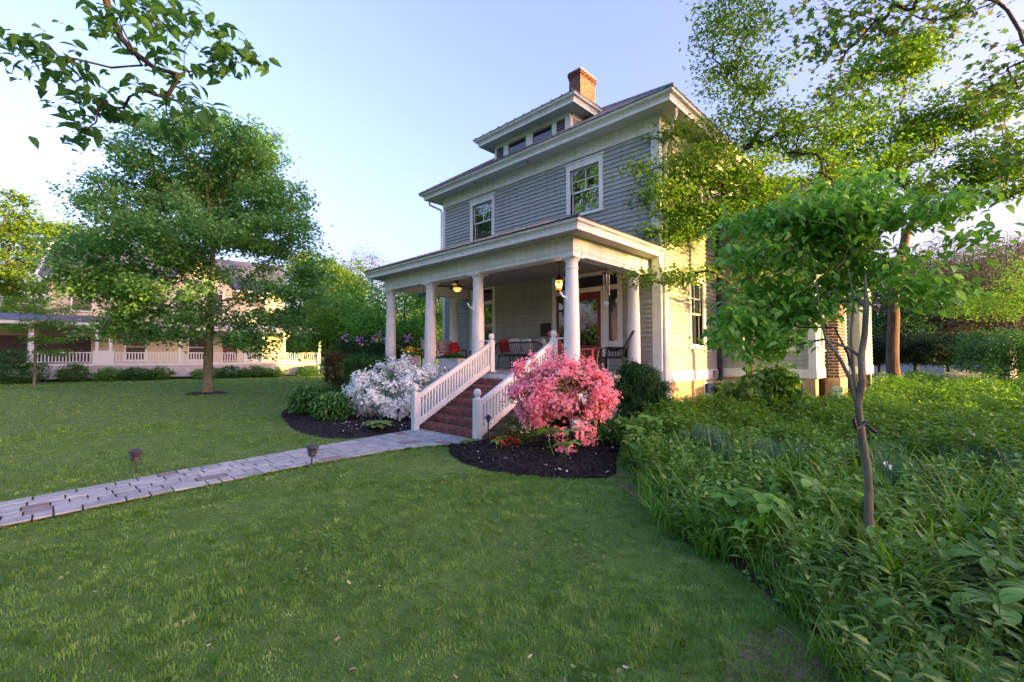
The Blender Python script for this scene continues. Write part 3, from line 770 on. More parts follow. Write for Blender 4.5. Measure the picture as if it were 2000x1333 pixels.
for i, (x, m_, rz, lab) in enumerate(((-.82, REDFAB, 5, 'red pillow at the end of the spindle bench'), (-.38, mat('pale_check_fabric', (.5, .52, .5), .9, .2, 25), 8, 'pale checked pillow leaning on the spindle bench'), (.12, mat('floral_fabric', (.45, .44, .4), .9, .5, 16, col2=(.7, .68, .64)), -6, 'floral pillow in the middle of the spindle bench'), (.66, STRIPE, -12, 'striped pillow at the door end of the spindle bench'))):
    q = empty('throw_pillow', (-9.62 + x, 10.45 - .02 + .03 * i, PF + .53), lab, 'pillow')
    cushion('pillow_cover', (-.23, .23, -.075, .075, -.02, .42 + .03 * (i == 1)), m_, q, rot=(R(14), 0, R(rz)))
# black side table with a potted plant, left of the bench
t = empty('side_table', (-10.92, 10.2, PF), 'small black side table beside the spindle bench', 'table')
MB().lathe([(.0, .50), (.24, .50), (.24, .525), (0, .525)], (0, 0, 0), 20, cap=False).build('table_top', BLACK, t, local=True)
for k in range(3): a = k * 2.1; MB().tube([(.15 * math.cos(a), .15 * math.sin(a), .5), (.22 * math.cos(a), .22 * math.sin(a), 0)], .014, 6).build('leg', BLACK, t, local=True)
q = empty('throw_pillow', (-10.90, 10.22, PF + .525), 'small patterned pillow on the black side table', 'pillow')
cushion('pillow_cover', (-.19, .19, -.06, .06, 0, .34), mat('leopard_fabric', (.05, .045, .04), .9, .3, 34, col2=(.55, .5, .45)), q, rot=(R(10), 0, R(20)))
# red adirondack chair half hidden by the corner column
t = empty('adirondack_chair', (-6.86, 9.30, PF), 'dark red wooden slat chair behind the corner column', 'chair', rz=R(150))
REDW = mat('red_painted_wood', (.24, .05, .045), .5, .15, 6)
for i in range(6): MB().bar((-.26 + i * .105, .32, .30), (-.30 + i * .12, .60, 1.0 + .05 * math.sin(i * math.pi / 5)), .085, .02, up=(0, 1, .4)).build('back_slat', REDW, t, local=True)
for i in range(5): MB().box(-.28, .28, -.34 + i * .135, -.225 + i * .135, .36 - i * .025, .38 - i * .025).build('seat_slat', REDW, t, local=True)
for x in (-.34, .34):
    MB().box(x - .07, x + .07, -.40, .42, .56, .585).build('armrest', REDW, t, local=True, bevel=.005)
    MB().box(x - .04, x + .04, -.36, -.30, 0, .559).build('leg', REDW, t, local=True)
    MB().hexa([(x * .9 - .02, -.36, .28), (x * .9 + .02, -.36, .28), (x * .9 + .02, .68, 0), (x * .9 - .02, .68, 0), (x * .9 - .02, -.36, .40), (x * .9 + .02, -.36, .40), (x * .9 + .02, .68, .12), (x * .9 - .02, .68, .12)]).build('side_rail', REDW, t, local=True)
MB().bar((-.32, .42, .57), (.32, .42, .57), .06, .03).bar((-.32, .53, .85), (.32, .53, .85), .06, .02).build('back_brace', REDW, t, local=True)
# wicker rocking chair
t = empty('wicker_chair', (-6.52, 10.62, PF), 'black wicker armchair with reclining back near the front door', 'chair', rz=R(-72))
WICK = mat('black_wicker', (.016, .014, .014), .6, .4, 60, bump=.8, bscale=90)
for s_ in range(15):
    x = -.26 + s_ * .0371; MB().tube([(x, .26, .36), (x * 1.05, .40, .75), (x * 1.0, .55, 1.04 - .03 * abs(s_ - 7) / 7)], .014, 6).build('back_cane', WICK, t, local=True)
MB().tube([(-.28, .26, .36), (-.30, .40, .75), (-.24, .56, 1.05), (.24, .56, 1.05), (.30, .40, .75), (.28, .26, .36)], .024, 8).box(-.29, .29, .36, .375, .62, .66).build('back_frame', WICK, t, local=True)
MB().box(-.29, .29, -.30, .28, .34, .39).build('seat', WICK, t, local=True, bevel=.01)
for x in (-.30, .30):
    MB().tube([(x, -.28, .05), (x, -.27, .60), (x, -.1, .63), (x, .3, .62), (x, .36, .66)], .022, 8).build('armrest', WICK, t, local=True)
    for y, z1 in ((-.27, .36), (.27, .36)): MB().tube([(x * .97, y, z1), (x * 1.05, y * 1.2, 0)], .02, 6).build('leg', WICK, t, local=True)
    for k in range(7): MB().tube([(x, -.24 + k * .08, .37), (x, -.24 + k * .08, .61)], .008, 5).build('side_cane', WICK, t, local=True)
for k in range(9): MB().tube([(-.28 + k * .07, -.3, .36), (-.28 + k * .07, -.3, .12)], .008, 5).build('apron_cane', WICK, t, local=True)
q = empty('folded_blanket', (-6.0, 10.80, PF + .93), 'patterned blanket hung over the wicker chair back', 'blanket', rz=R(-72))
mb = MB(); V = []
for i in range(9):
    for j in range(6):
        a = i / 8; V.append((-.12 + j * .048, -.06 - .10 * math.sin(a * math.pi * .9) + .12 * a, .02 + .14 * math.sin(a * math.pi) - .10 * a + .006 * math.sin(j * 2.3 + i)))
mb.add(V, [(i * 6 + j, i * 6 + j + 1, (i + 1) * 6 + j + 1, (i + 1) * 6 + j) for i in range(8) for j in range(5)])
o = mb.build('blanket_cloth', mat('rust_pattern', (.16, .06, .04), .95, .4, 22, col2=(.55, .38, .26)), q, smooth=True, local=True); o.modifiers.new('thick', 'SOLIDIFY').thickness = .012
# round table in front of the wicker chair
t = empty('round_table', (-6.82, 9.98, PF), 'small round dark table in front of the wicker chair', 'table')
DW = mat('dark_wood', (.05, .03, .024), .45, .3, 10)
MB().lathe([(0, .60), (.29, .60), (.30, .615), (.29, .63), (0, .63)], (0, 0, 0), 28, cap=False).build('table_top', DW, t, local=True, smooth=True)
for k in range(4):
    a = .6 + k * math.pi / 2; c, s = math.cos(a), math.sin(a)
    MB().tube([(.2 * c, .2 * s, .60), (.17 * c, .17 * s, .42), (.14 * c, .14 * s, .22), (.2 * c, .2 * s, .07), (.27 * c, .27 * s, 0)], [.026, .022, .017, .017, .02], 8).build('leg', mat('worn_wood', (.22, .16, .12), .6, .3, 9), t, local=True, smooth=True)
MB().box(-.12, .12, -.12, .12, .2, .215).build('lower_shelf', DW, t, local=True)
# mailbox on the wall
t = empty('mailbox', (-9.49, YW - .03, 2.33), 'black metal mailbox on the grey wall left of the door', 'mailbox')
MB().box(-.17, .17, -.12, 0, 0, .36).build('body', BLACK, t, local=True, bevel=.02)
MB().hexa([(-.185, -.14, .33), (.185, -.14, .33), (.185, .0, .361), (-.185, .0, .361), (-.185, -.14, .345), (.185, -.14, .345), (.185, 0, .40), (-.185, 0, .40)]).build('lid', BLACK, t, local=True, bevel=.004)
# hanging lantern, lit
t = empty('porch_lantern', (-7.57, 9.6, 3.40), 'lit amber glass lantern hanging from the porch ceiling', 'lantern')
COPP = mat('dark_copper', (.05, .028, .016), .5, .3, 12, metal=.5)
MB().lathe([(.075, -.015), (.085, 0), (.085, .02), (.06, .025)], (0, 0, 0), 6).lathe([(.03, -.045), (.05, -.03), (.05, -.016)], (0, 0, 0), 10).build('base', COPP, t, local=True)
MB().lathe([(.135, .28), (.125, .295), (.05, .385), (.03, .40), (.03, .42), (.012, .43), (.012, .46)], (0, 0, 0), 6).build('roof', COPP, t, local=True)
for k in range(6): a = math.pi / 3 * k; MB().tube([(.085 * math.cos(a), .085 * math.sin(a), .015), (.108 * math.cos(a), .108 * math.sin(a), .285)], .007, 5).build('frame_bar', COPP, t, local=True)
MB().tube([(0, 0, .45), (0, 0, .79)], .008, 6).lathe([(.07, .785), (.07, .799), (.03, .78)], (0, 0, 0), 16).build('stem', COPP, t, local=True)
_m = glassmat('amber_glass', (.95, .62, .28), .04)
for k in range(6):
    a, b = math.pi / 3 * k, math.pi / 3 * (k + 1)
    MB().add([(.082 * math.cos(a), .082 * math.sin(a), .02), (.082 * math.cos(b), .082 * math.sin(b), .02), (.104 * math.cos(b), .104 * math.sin(b), .28), (.104 * math.cos(a), .104 * math.sin(a), .28)], [(0, 1, 2, 3)]).build('pane', mat('lantern_amber', (.8, .5, .2), .4) if False else _m, t, local=True)
MB().lathe([(0, .09), (.03, .10), (.04, .14), (.028, .19), (.0, .21)], (0, 0, 0), 12, cap=False).build('bulb', glow('lamp_glow', (1.0, .62, .25), 1.6), t, local=True, smooth=True)
L_ = bpy.data.lights.new('lantern_light', 'POINT'); L_.energy = 1.6; L_.color = (1, .6, .25); L_.shadow_soft_size = .08
lo = bpy.data.objects.new('lantern_light', L_); lo.location = (0, 0, .24); lo.parent = t; COL.objects.link(lo)
# ceiling fan with a lit bowl
t = empty('ceiling_fan', (-12.04, 9.7, 3.84), 'dark ceiling fan with a glowing amber bowl on the porch', 'ceiling fan')
MB().lathe([(.05, .13), (.13, .14), (.15, .17), (.13, .22), (.05, .24), (.02, .245), (.02, .33), (.06, .34), (.07, .36)], (0, 0, 0), 20).build('motor', COPP, t, local=True, smooth=True)
MB().lathe([(0, 0), (.06, .01), (.11, .04), (.14, .09), (.145, .125)], (0, 0, 0), 20, cap=False).build('light_bowl', glow('bowl_glow', (1.0, .50, .12), .14), t, local=True, smooth=True)
for k in range(5):
    a = .35 + k * 2 * math.pi / 5; c, s = math.cos(a), math.sin(a); nx, ny = -s, c
    MB().hexa([(.16 * c - .04 * nx, .16 * s - .04 * ny, .17), (.16 * c + .04 * nx, .16 * s + .04 * ny, .185), (.66 * c + .07 * nx, .66 * s + .07 * ny, .185), (.66 * c - .07 * nx, .66 * s - .07 * ny, .16), (.16 * c - .04 * nx, .16 * s - .04 * ny, .178), (.16 * c + .04 * nx, .16 * s + .04 * ny, .193), (.66 * c + .07 * nx, .66 * s + .07 * ny, .193), (.66 * c - .07 * nx, .66 * s - .07 * ny, .168)]).build('blade', COPP, t, local=True)
L_ = bpy.data.lights.new('fan_light', 'POINT'); L_.energy = .6; L_.color = (1, .58, .22); L_.shadow_soft_size = .12
lo = bpy.data.objects.new('fan_light', L_); lo.location = (0, 0, -.03); lo.parent = t; COL.objects.link(lo)
# wind chime
t = empty('wind_chime', (-6.0, 9.45, 2.88), 'silver wind chime with blue glass disc hanging at the porch side', 'wind chime')
ALU = mat('aluminium', (.16, .17, .19), .4, .1, 10, metal=.7)
MB().lathe([(.0, .82), (.10, .80), (.105, .785), (.0, .78)], (0, 0, 0), 20, cap=False).tube([(0, 0, .80), (0, 0, .98)], .006, 5).build('cap', BLACK, t, local=True)
for k in range(6):
    a = k * math.pi / 3; MB().tube([(.075 * math.cos(a), .075 * math.sin(a), .76), (.075 * math.cos(a), .075 * math.sin(a), .24 + .04 * k)], .014, 8).build('chime_tube', ALU, t, local=True, smooth=True)
MB().tube([(0, 0, .78), (0, 0, .08)], .003, 4).build('cord', BLACK, t, local=True)
MB().lathe([(0, -.006), (.06, -.004), (.06, .004), (0, .006)], (0, 0, 0), 18, cap=False).build('sail', mat('blue_glass', (.12, .3, .42), .2), t, local=True, rot=(R(90), 0, R(44)), loc=(0, 0, .05))
# hanging sign by the second column
t = empty('hanging_sign', (-11.55, 8.0, 3.46), 'small dark green board hanging under the porch beam', 'sign')
MB().box(-.27, .27, -.012, .012, 0, .13).build('board', mat('dark_green_paint', (.008, .035, .028), .5), t, local=True)
MB().tube([(-.02, 0, .13), (-.02, 0, .40)], .006, 5).build('cord', BLACK, t, local=True)
fc = bpy.data.curves.new('lettering', 'FONT'); fc.body = 'GU'; fc.size = .13; fc.extrude = .002; fc.materials.append(mat('sign_letters', (.03, .10, .075), .6))
fo = bpy.data.objects.new('lettering', fc); fo['kind'] = 'stuff'; fo.location = (-.25, -.0145, .02); fo.rotation_euler = (R(90), 0, 0); fo.parent = t; COL.objects.link(fo)
# air conditioners beside the wing
for (x, y, lab) in ((-3.75, 14.75, 'dark grey air conditioner at the foot of the side wing, nearer the chimney'), (-4.95, 15.0, 'dark grey air conditioner in the corner behind the dogwood trunk')):
    t = empty('air_conditioner', (x, y, 0), lab, 'air conditioner')
    MB().box(-.36, .36, -.36, .36, .04, .80).build('cabinet', mat('ac_dark', (.02, .02, .022), .6), t, local=True, bevel=.02)
    MB().box(-.39, .39, -.39, .39, .801, .86).build('lid', mat('ac_lid', (.3, .3, .31), .5), t, local=True, bevel=.02)
    for k in range(12): MB().box(-.37, .37, -.372, -.361, .1 + k * .055, .125 + k * .055).build('louvre', mat('ac_louvre', (.05, .05, .055), .6), t, local=True)
# path lights
def tier_light(loc, lab, tilt):
    t = empty('path_light', loc, lab, 'path light', 'tiered stake lights along the path'); t.rotation_euler = (R(tilt[0]), R(tilt[1]), 0)
    G = mat('weathered_dark_metal', (.05, .055, .06), .5, .25, 14)
    MB().tube([(0, 0, -.05), (0, 0, .17)], .012, 8).build('stake', G, t, local=True)
    MB().lathe([(.02, .165), (.05, .17), (.06, .20), (.055, .215)], (0, 0, 0), 18).build('cup', G, t, local=True, smooth=True)
    for k, (r, z) in enumerate(((.074, .225), (.082, .258), (.09, .292))): MB().lathe([(r, z), (r * .96, z + .006), (r * .6, z + .022), (.035, z + .03)], (0, 0, 0), 20).build('tier', G, t, local=True, smooth=True)
    MB().lathe([(.09, .31), (.085, .318), (.045, .342), (.02, .35), (.0, .352)], (0, 0, 0), 20, cap=False).build('hood', G, t, local=True, smooth=True)
    MB().lathe([(.032, .2), (.032, .32)], (0, 0, 0), 12).build('lens', mat('frosted_lens', (.3, .3, .28), .3), t, local=True)
tier_light((-8.31, .93, 0), 'tiered black path light standing in the lawn beyond the path', (3, -2))
tier_light((-6.86, 2.78, 0), 'tiered black path light on the near edge of the paved path', (-2, 3))
def hat_light(loc, lab, h):
    t = empty('path_light', loc, lab, 'path light', 'hat shaped path lights beside the steps')
    MB().tube([(0, 0, -.05), (0, 0, h)], .012, 8).build('stake', BLACK, t, local=True)
    MB().lathe([(.018, h - .06), (.03, h - .05), (.03, h)], (0, 0, 0), 12).build('socket', BLACK, t, local=True)
    MB().lathe([(.085, h), (.08, h + .006), (.028, h + .045), (.02, h + .05), (.02, h + .065), (.0, h + .068)], (0, 0, 0), 20, cap=False).build('hat', BLACK, t, local=True, smooth=True)
hat_light((-6.20, 5.74, 0), 'black hat shaped path light in front of the right stair newel', .50)
hat_light((-9.55, 5.90, 0), 'black hat shaped path light under the white azalea', .36)
# ------------------------------------------------------------------ ground, path, beds
def sheet(name, poly, z, m, kind='structure', sub=0):
    me = bpy.data.meshes.new(name); me.from_pydata([(x, y, z) for x, y in poly], [], [tuple(range(len(poly)))]); me.update()
    o = put(name, me, m); o['kind'] = kind; return o

LAWN = mat('lawn_soil', (.050, .14, .022), .95, .5, 1.6, bump=.8, bscale=60, col2=(.12, .20, .045))
SOIL = mat('dark_soil', (.022, .018, .011), .95, .5, 4, bump=.8, bscale=50, col2=(.05, .043, .026))
MULCH = mat('black_mulch', (.006, .006, .0065), .9, .5, 12, bump=1.0, bscale=45, col2=(.018, .017, .017))
g = 900
me = bpy.data.meshes.new('ground'); me.from_pydata([(-g, -g, 0), (g, -g, 0), (g, g, 0), (-g, g, 0)], [], [(0, 1, 2, 3)]); me.update()
tag(put('ground', me, LAWN), kind='structure')

PU = [(-7.3, -5.0), (-7.40, -2.0), (-7.56, -0.32), (-7.66, 0.04), (-7.74, 0.58), (-7.88, 1.22), (-8.0, 2.01), (-8.18, 3.11), (-8.34, 4.2), (-8.52, 5.30), (-8.58, 5.84)]
PLo = [(-6.1, -5.0), (-6.35, -2.0), (-6.54, -0.27), (-6.60, 0.1), (-6.67, 0.47), (-6.73, 0.98), (-6.80, 1.71), (-6.93, 2.48), (-6.97, 3.36), (-6.93, 4.62), (-6.62, 5.30), (-6.34, 5.84)]
def along(pl, y):
    ys = [p[1] for p in pl]; return float(np.interp(y, ys, [p[0] for p in pl]))
path = sheet('garden_path', [(x, y) for x, y in PU] + [(x, y) for x, y in reversed(PLo)], .027, mat('joint_sand', (.05, .05, .032), .95, .4, 20, bump=.5))
PAV = mat('pale_grey_paver', (.295, .345, .325), .85, .2, 7, bump=.4, bscale=50, rand=.16)
PAVD = mat('brown_grey_paver', (.20, .185, .17), .85, .2, 9, bump=.35, bscale=50, rand=.12)
LANES = [0, .2, .4, .6, .8, 1.0]
prng = random.Random(3)
def paver(t0, t1, y0, y1, dark):
    q = .0080
    P = []
    for z, e in ((.020, 0), (.036, 0), (.041 + prng.uniform(-.003, .003), .008)):
        for (t, y) in ((t0, y0), (t1, y0), (t1, y1), (t0, y1)):
            w = along(PLo, y) - along(PU, y)
            tt = t + ((q + e) / w if t == t0 else -(q + e) / w); yy = y + (q + e if y == y0 else -(q + e))
            x = along(PU, yy) + tt * (along(PLo, yy) - along(PU, yy)); P.append((x, yy, z))
    fs = [(8, 9, 10, 11)]
    for k in (0, 4):
        for i in range(4): fs.append((k + i, k + (i + 1) % 4, k + 4 + (i + 1) % 4, k + 4 + i))
    MB().add(P, fs).build('paver', PAVD if dark else PAV, path)
fill = [-2.2] * 5
while min(fill) < 5.83:
    i = fill.index(min(fill)); y0 = fill[i]
    wide = i < 4 and abs(fill[i + 1] - y0) < .02 and prng.random() < .45
    L_ = prng.choice((.15, .22, .22, .30, .36)) if not wide else prng.choice((.15, .22, .30))
    y1 = min(y0 + L_, 5.84)
    if 5.84 - y1 < .09: y1 = 5.84
    j = i + (2 if wide else 1)
    paver(LANES[i], LANES[j], y0, y1, prng.random() < .07)
    for k in range(i, j): fill[k] = y1 + (0 if y1 < 5.84 else .1)

BEDL = [(-8.62, 7.8), (-8.62, 5.65), (-8.56, 5.05), (-8.62, 4.3), (-9.0, 3.98), (-9.85, 3.84), (-10.7, 3.92), (-11.55, 4.11), (-12.8, 4.4), (-14.09, 4.82), (-15.0, 5.35), (-15.3, 6.2), (-15.0, 8.2), (-13.8, 9.5), (-13.8, 7.8)]
BEDR = [(-6.05, 7.8), (-6.05, 6.0), (-6.3, 5.86), (-6.55, 5.60), (-6.66, 5.2), (-6.14, 4.79), (-5.44, 4.51), (-4.8, 4.48), (-4.18, 4.63), (-3.73, 4.91), (-3.39, 5.33), (-3.41, 5.58), (-3.9, 6.4), (-4.5, 7.6), (-4.9, 10), (-5.6, 11.3), (-5.7, 7.8)]
GC = [(-3.42, 5.94), (-2.58, 5.11), (-2.2, 4.56), (-1.74, 3.97), (-1.3, 3.81), (-1.02, 3.57), (-0.81, 3.34), (-0.59, 3.21), (-0.47, 3.02), (-0.42, 2.6), (-.2, 1.6), (.6, .9), (3, .6), (9, 4), (12, 12), (12, 36), (-3, 36), (-3.0, 15.3), (-5.5, 15.3), (-5.5, 11.4), (-4.9, 10), (-4.5, 7.6), (-3.9, 6.6)]
def mound(name, poly, h, m, n, kind, seed=1):
    """a low mound: edge at the lawn, rising inwards"""
    poly = np.array(poly); lo, hi = poly.min(0), poly.max(0)
    c = poly.mean(0)
    r = np.random.default_rng(seed)
    V = []; rings = 7
    for k in range(rings):
        t = k / (rings - 1)
        for p in poly:
            q = p + (c - p) * t * .97
            V.append((q[0], q[1], .006 + h * (1 - (1 - min(1, t * 2.2)) ** 2) + (r.uniform(-.012, .012) if k else 0)))
    N = len(poly); V.append((c[0], c[1], .006 + h))
    F = [(k * N + i, k * N + (i + 1) % N, (k + 1) * N + (i + 1) % N, (k + 1) * N + i) for k in range(rings - 1) for i in range(N)]
    F += [((rings - 1) * N + i, (rings - 1) * N + (i + 1) % N, len(V) - 1) for i in range(N)]
    me = bpy.data.meshes.new(name); me.from_pydata(V, [], F); me.update(); me.polygons.foreach_set('use_smooth', [True] * len(F))
    o = put(name, me, m); o['kind'] = kind
    return o
BEDL2 = [(-8.62, 7.8), (-8.62, 5.65), (-8.56, 5.05), (-8.62, 4.3), (-9.0, 3.98), (-9.85, 3.84), (-10.7, 3.92), (-11.55, 4.11), (-12.8, 4.4), (-14.09, 4.82), (-15.0, 5.35), (-15.3, 6.2), (-15.0, 8.2), (-14.2, 8.4), (-13.8, 7.8), (-11, 7.8)]
BEDR2 = [(-6.05, 7.8), (-6.05, 6.0), (-6.3, 5.86), (-6.55, 5.60), (-6.66, 5.2), (-6.14, 4.79), (-5.44, 4.51), (-4.8, 4.48), (-4.18, 4.63), (-3.73, 4.91), (-3.39, 5.33), (-3.41, 5.58), (-3.9, 6.4), (-4.5, 7.6), (-5.0, 8.4), (-5.6, 8.0)]
mound('mulch_bed', BEDL2, .09, MULCH, 0, 'structure', 1); mound('mulch_bed', BEDR2, .10, MULCH, 0, 'structure', 2)
mound('mulch_ring', [(-23.53 + .85 * math.cos(a / 10 * math.pi), 4.97 + .85 * math.sin(a / 10 * math.pi)) for a in range(20)], .08, MULCH, 0, 'structure', 3)
sheet('planting_bed', GC, .008, SOIL)

def scatter(poly, n, r=rng):
    poly = np.array(poly); lo, hi = poly.min(0), poly.max(0); P = np.zeros((0, 2))
    while len(P) < n:
        q = lo + r.random((n * 2, 2)) * (hi - lo); P = np.vstack([P, q[in_poly(q, poly)]])
    return P[:n]
def chips(name, P, z, size, asp, m, seed=5, tilt=.5, lift=.01):
    r = np.random.default_rng(seed); n = len(P)
    a = r.random(n) * 2 * np.pi; d = np.stack([np.cos(a), np.sin(a), r.normal(0, tilt, n)], 1); d = unit(d)
    s = unit(np.cross(d, np.stack([r.normal(0, tilt, n), r.normal(0, tilt, n), np.ones(n)], 1)))
    L = size * r.uniform(.5, 1.4, n)[:, None]; W = L * asp
    c = np.column_stack([P, z + r.random(n) * lift])
    V = np.stack([c - d * L / 2 - s * W / 2, c + d * L / 2 - s * W / 2 * .7, c + d * L / 2 + s * W / 2 * .7, c - d * L / 2 + s * W / 2], 1).reshape(-1, 3)
    me = np_mesh(name, V, np.arange(4 * n).reshape(n, 4)); o = put(name, me, m); o['kind'] = 'stuff'; return o
def mound_z(P, poly, h):
    poly = np.array(poly); c = poly.mean(0); d = P - c; best = np.full(len(P), 1e9)
    for i in range(len(poly)):
        a = poly[i - 1] - c; e = poly[i] - poly[i - 1]
        den = d[:, 0] * e[1] - d[:, 1] * e[0]; den = np.where(np.abs(den) < 1e-9, 1e-9, den)
        s = (a[0] * e[1] - a[1] * e[0]) / den; u = (a[0] * d[:, 1] - a[1] * d[:, 0]) / den
        ok = (s > 0) & (u >= -1e-6) & (u <= 1 + 1e-6); best = np.where(ok & (s < best), s, best)
    t = np.clip((1 - 1 / np.maximum(best, 1.0001)) / .97, 0, 1)
    return .006 + h * (1 - (1 - np.minimum(1, t * 2.2)) ** 2)
MCH = leafmat('mulch_chip', (.004, .004, .0045), (.02, .019, .02), (.05, .047, .045), trans=0, rough=.85)
for bed, h, sd in ((BEDL2, .09, 3), (BEDR2, .10, 4)):
    P = scatter(bed, 9000)
    chips('mulch_chips', P, mound_z(P, bed, h) + .002, .05, .28, MCH, sd, .5, .03)
PETAL = leafmat('fallen_petal', (.7, .68, .64), (.8, .78, .75), (.6, .35, .38), trans=.2)
_pr, _pl = scatter(BEDR2, 90), scatter([(-11.5, 4.6), (-8.7, 4.3), (-8.7, 6.6), (-11.5, 6.6)], 130)
chips('fallen_petals', np.vstack([_pr, _pl]), np.concatenate([mound_z(_pr, BEDR2, .10), mound_z(_pl, BEDL2, .09)]) + .022, .035, .7, PETAL, 9, .3, .01)
# ------------------------------------------------------------------ plants: builders
def leaf_cloud(name, pos, axis, nrm, L, W, m, parent=None, kind='diamond', droop=.25, r=rng):
    """one mesh of many leaves; pos (n,3), axis leaf direction, nrm leaf normal"""
    n = len(pos); axis = unit(axis); nrm = unit(nrm - axis * (nrm * axis).sum(1, keepdims=True)); side = np.cross(axis, nrm)
    L = (L * r.uniform(.7, 1.25, n))[:, None]; W = (np.asarray(W) * L)
    if kind == 'diamond':
        tip = pos + axis * L - nrm * L * droop
        mid = pos + axis * L * .45
        V = np.stack([pos, mid + side * W / 2 + nrm * W * .18, tip, mid - side * W / 2 + nrm * W * .18], 1).reshape(-1, 3)
        b = np.arange(n)[:, None] * 4
        F = np.concatenate([b + np.array([0, 1, 2]), b + np.array([0, 2, 3])]); Fs = (F,)
    elif kind == 'ovate':
        def at(t, w, up): return pos + axis * L * t - nrm * L * droop * t * t + side * W * w + nrm * W * up
        V = np.stack([at(0, 0, 0), at(.28, .42, .16), at(.62, .40, .16), at(1.0, 0, 0), at(.62, -.40, .16), at(.28, -.42, .16), at(.3, 0, 0), at(.64, 0, 0)], 1).reshape(-1, 3)
        b = np.arange(n)[:, None] * 8
        Fs = (np.concatenate([b + np.array(q) for q in ((0, 1, 6), (2, 3, 7), (0, 6, 5), (7, 3, 4))]), np.concatenate([b + np.array(q) for q in ((1, 2, 7, 6), (6, 7, 4, 5))]))
    elif kind == 'lobed':
        prof = [(0, 0), (.12, .38), (.30, .22), (.42, .62), (.62, .26), (1.0, 0), (.62, -.26), (.42, -.62), (.30, -.22), (.12, -.38)]
        pts = [pos + axis * L * t - nrm * L * droop * t * t + side * W * w * .8 + nrm * W * abs(w) * .15 for t, w in prof]
        pts.append(pos + axis * L * .4 - nrm * L * droop * .16)
        V = np.stack(pts, 1).reshape(-1, 3); b = np.arange(n)[:, None] * 11
        Fs = (np.concatenate([b + np.array([i, (i + 1) % 10, 10]) for i in range(10)]),)
    me = np_mesh(name, V, *Fs)
    return put(name, me, m, parent)

def frusta(A, B, ra, rb, k):
    d = unit(B - A); ref = np.where(np.abs(d[:, :1]) < .8, np.array([[1., 0, 0]]), np.array([[0, 1., 0]]))
    x = unit(ref - d * (ref * d).sum(1, keepdims=True)); y = np.cross(d, x)
    an = np.arange(k) * 2 * np.pi / k
    ring = x[:, None] * np.cos(an)[None, :, None] + y[:, None] * np.sin(an)[None, :, None]
    V = np.concatenate([A[:, None] + ring * ra[:, None, None], B[:, None] + ring * rb[:, None, None]], 1).reshape(-1, 3)
    b = np.arange(len(A))[:, None] * 2 * k
    F = np.concatenate([b + np.array([j, (j + 1) % k, k + (j + 1) % k, k + j]) for j in range(k)])
    return V, F

def grow(trunk, tips, seg=.45, first=0.0, up=.25, wob=.06, r=rng, horiz=0.0):
    """a branching skeleton: each twig tip is joined to the nearest fitting point of the tree so far"""
    N = [np.array(trunk[0], float)]; P = [-1]
    for a in trunk[1:]:
        a = np.array(a, float); p = N[-1]; n = max(1, int(np.linalg.norm(a - p) / seg)); i0 = len(N) - 1
        for k in range(1, n + 1):
            N.append(p + (a - p) * k / n + (r.normal(0, wob * .25, 3) if k < n else 0)); P.append(len(N) - 2)
    base_z = N[0][2] + first
    tr = np.array(N)
    dist = np.array([np.min(np.linalg.norm(tr - t, axis=1)) for t in tips])
    cap = len(N) + int(sum(dist) / seg) + 4 * len(tips) + 16
    A = np.zeros((cap, 3)); n = len(N); A[:n] = tr; par = list(P); length = np.zeros(cap); tip_ids = []
    for i in range(1, n): length[i] = length[par[i]] + np.linalg.norm(A[i] - A[par[i]])
    for ti in np.argsort(dist):
        t = tips[ti]; d = t - A[:n]; dd = np.linalg.norm(d, axis=1)
        slope = d[:, 2] / np.maximum(dd, 1e-6)
        cost = dd * (1 + .9 * np.clip(-slope, 0, 1) + horiz * np.clip(slope - .55, 0, 1)) + .10 * length[:n] + np.where(A[:n, 2] < base_z, 50, 0)
        j = int(np.argmin(cost)); p0 = A[j].copy(); D = dd[j]
        pd = A[j] - A[par[j]] if par[j] >= 0 else np.array([0, 0, 1.]); pd = pd / max(np.linalg.norm(pd), 1e-6)
        k = max(2, int(math.ceil(D / seg))); c = p0 + pd * D * .28 + np.array([0, 0, up * D * .3]) + (t - p0) * .18
        last = j
        for q in range(1, k + 1):
            s = q / k; x = (1 - s) ** 2 * p0 + 2 * s * (1 - s) * c + s * s * t
            if q < k: x = x + r.normal(0, wob * min(1, D), 3)
            if n >= cap: A = np.vstack([A, np.zeros((cap, 3))]); length = np.concatenate([length, np.zeros(cap)]); cap *= 2
            A[n] = x; par.append(last); length[n] = length[last] + D / k; last = n; n += 1
        tip_ids.append((last, ti))
    A = A[:n]; par = np.array(par); cnt = np.zeros(n)
    for l, _ in tip_ids: cnt[l] += 1
    for i in range(n - 1, 0, -1): cnt[par[i]] += cnt[i]
    return A, par, np.maximum(cnt, 1)

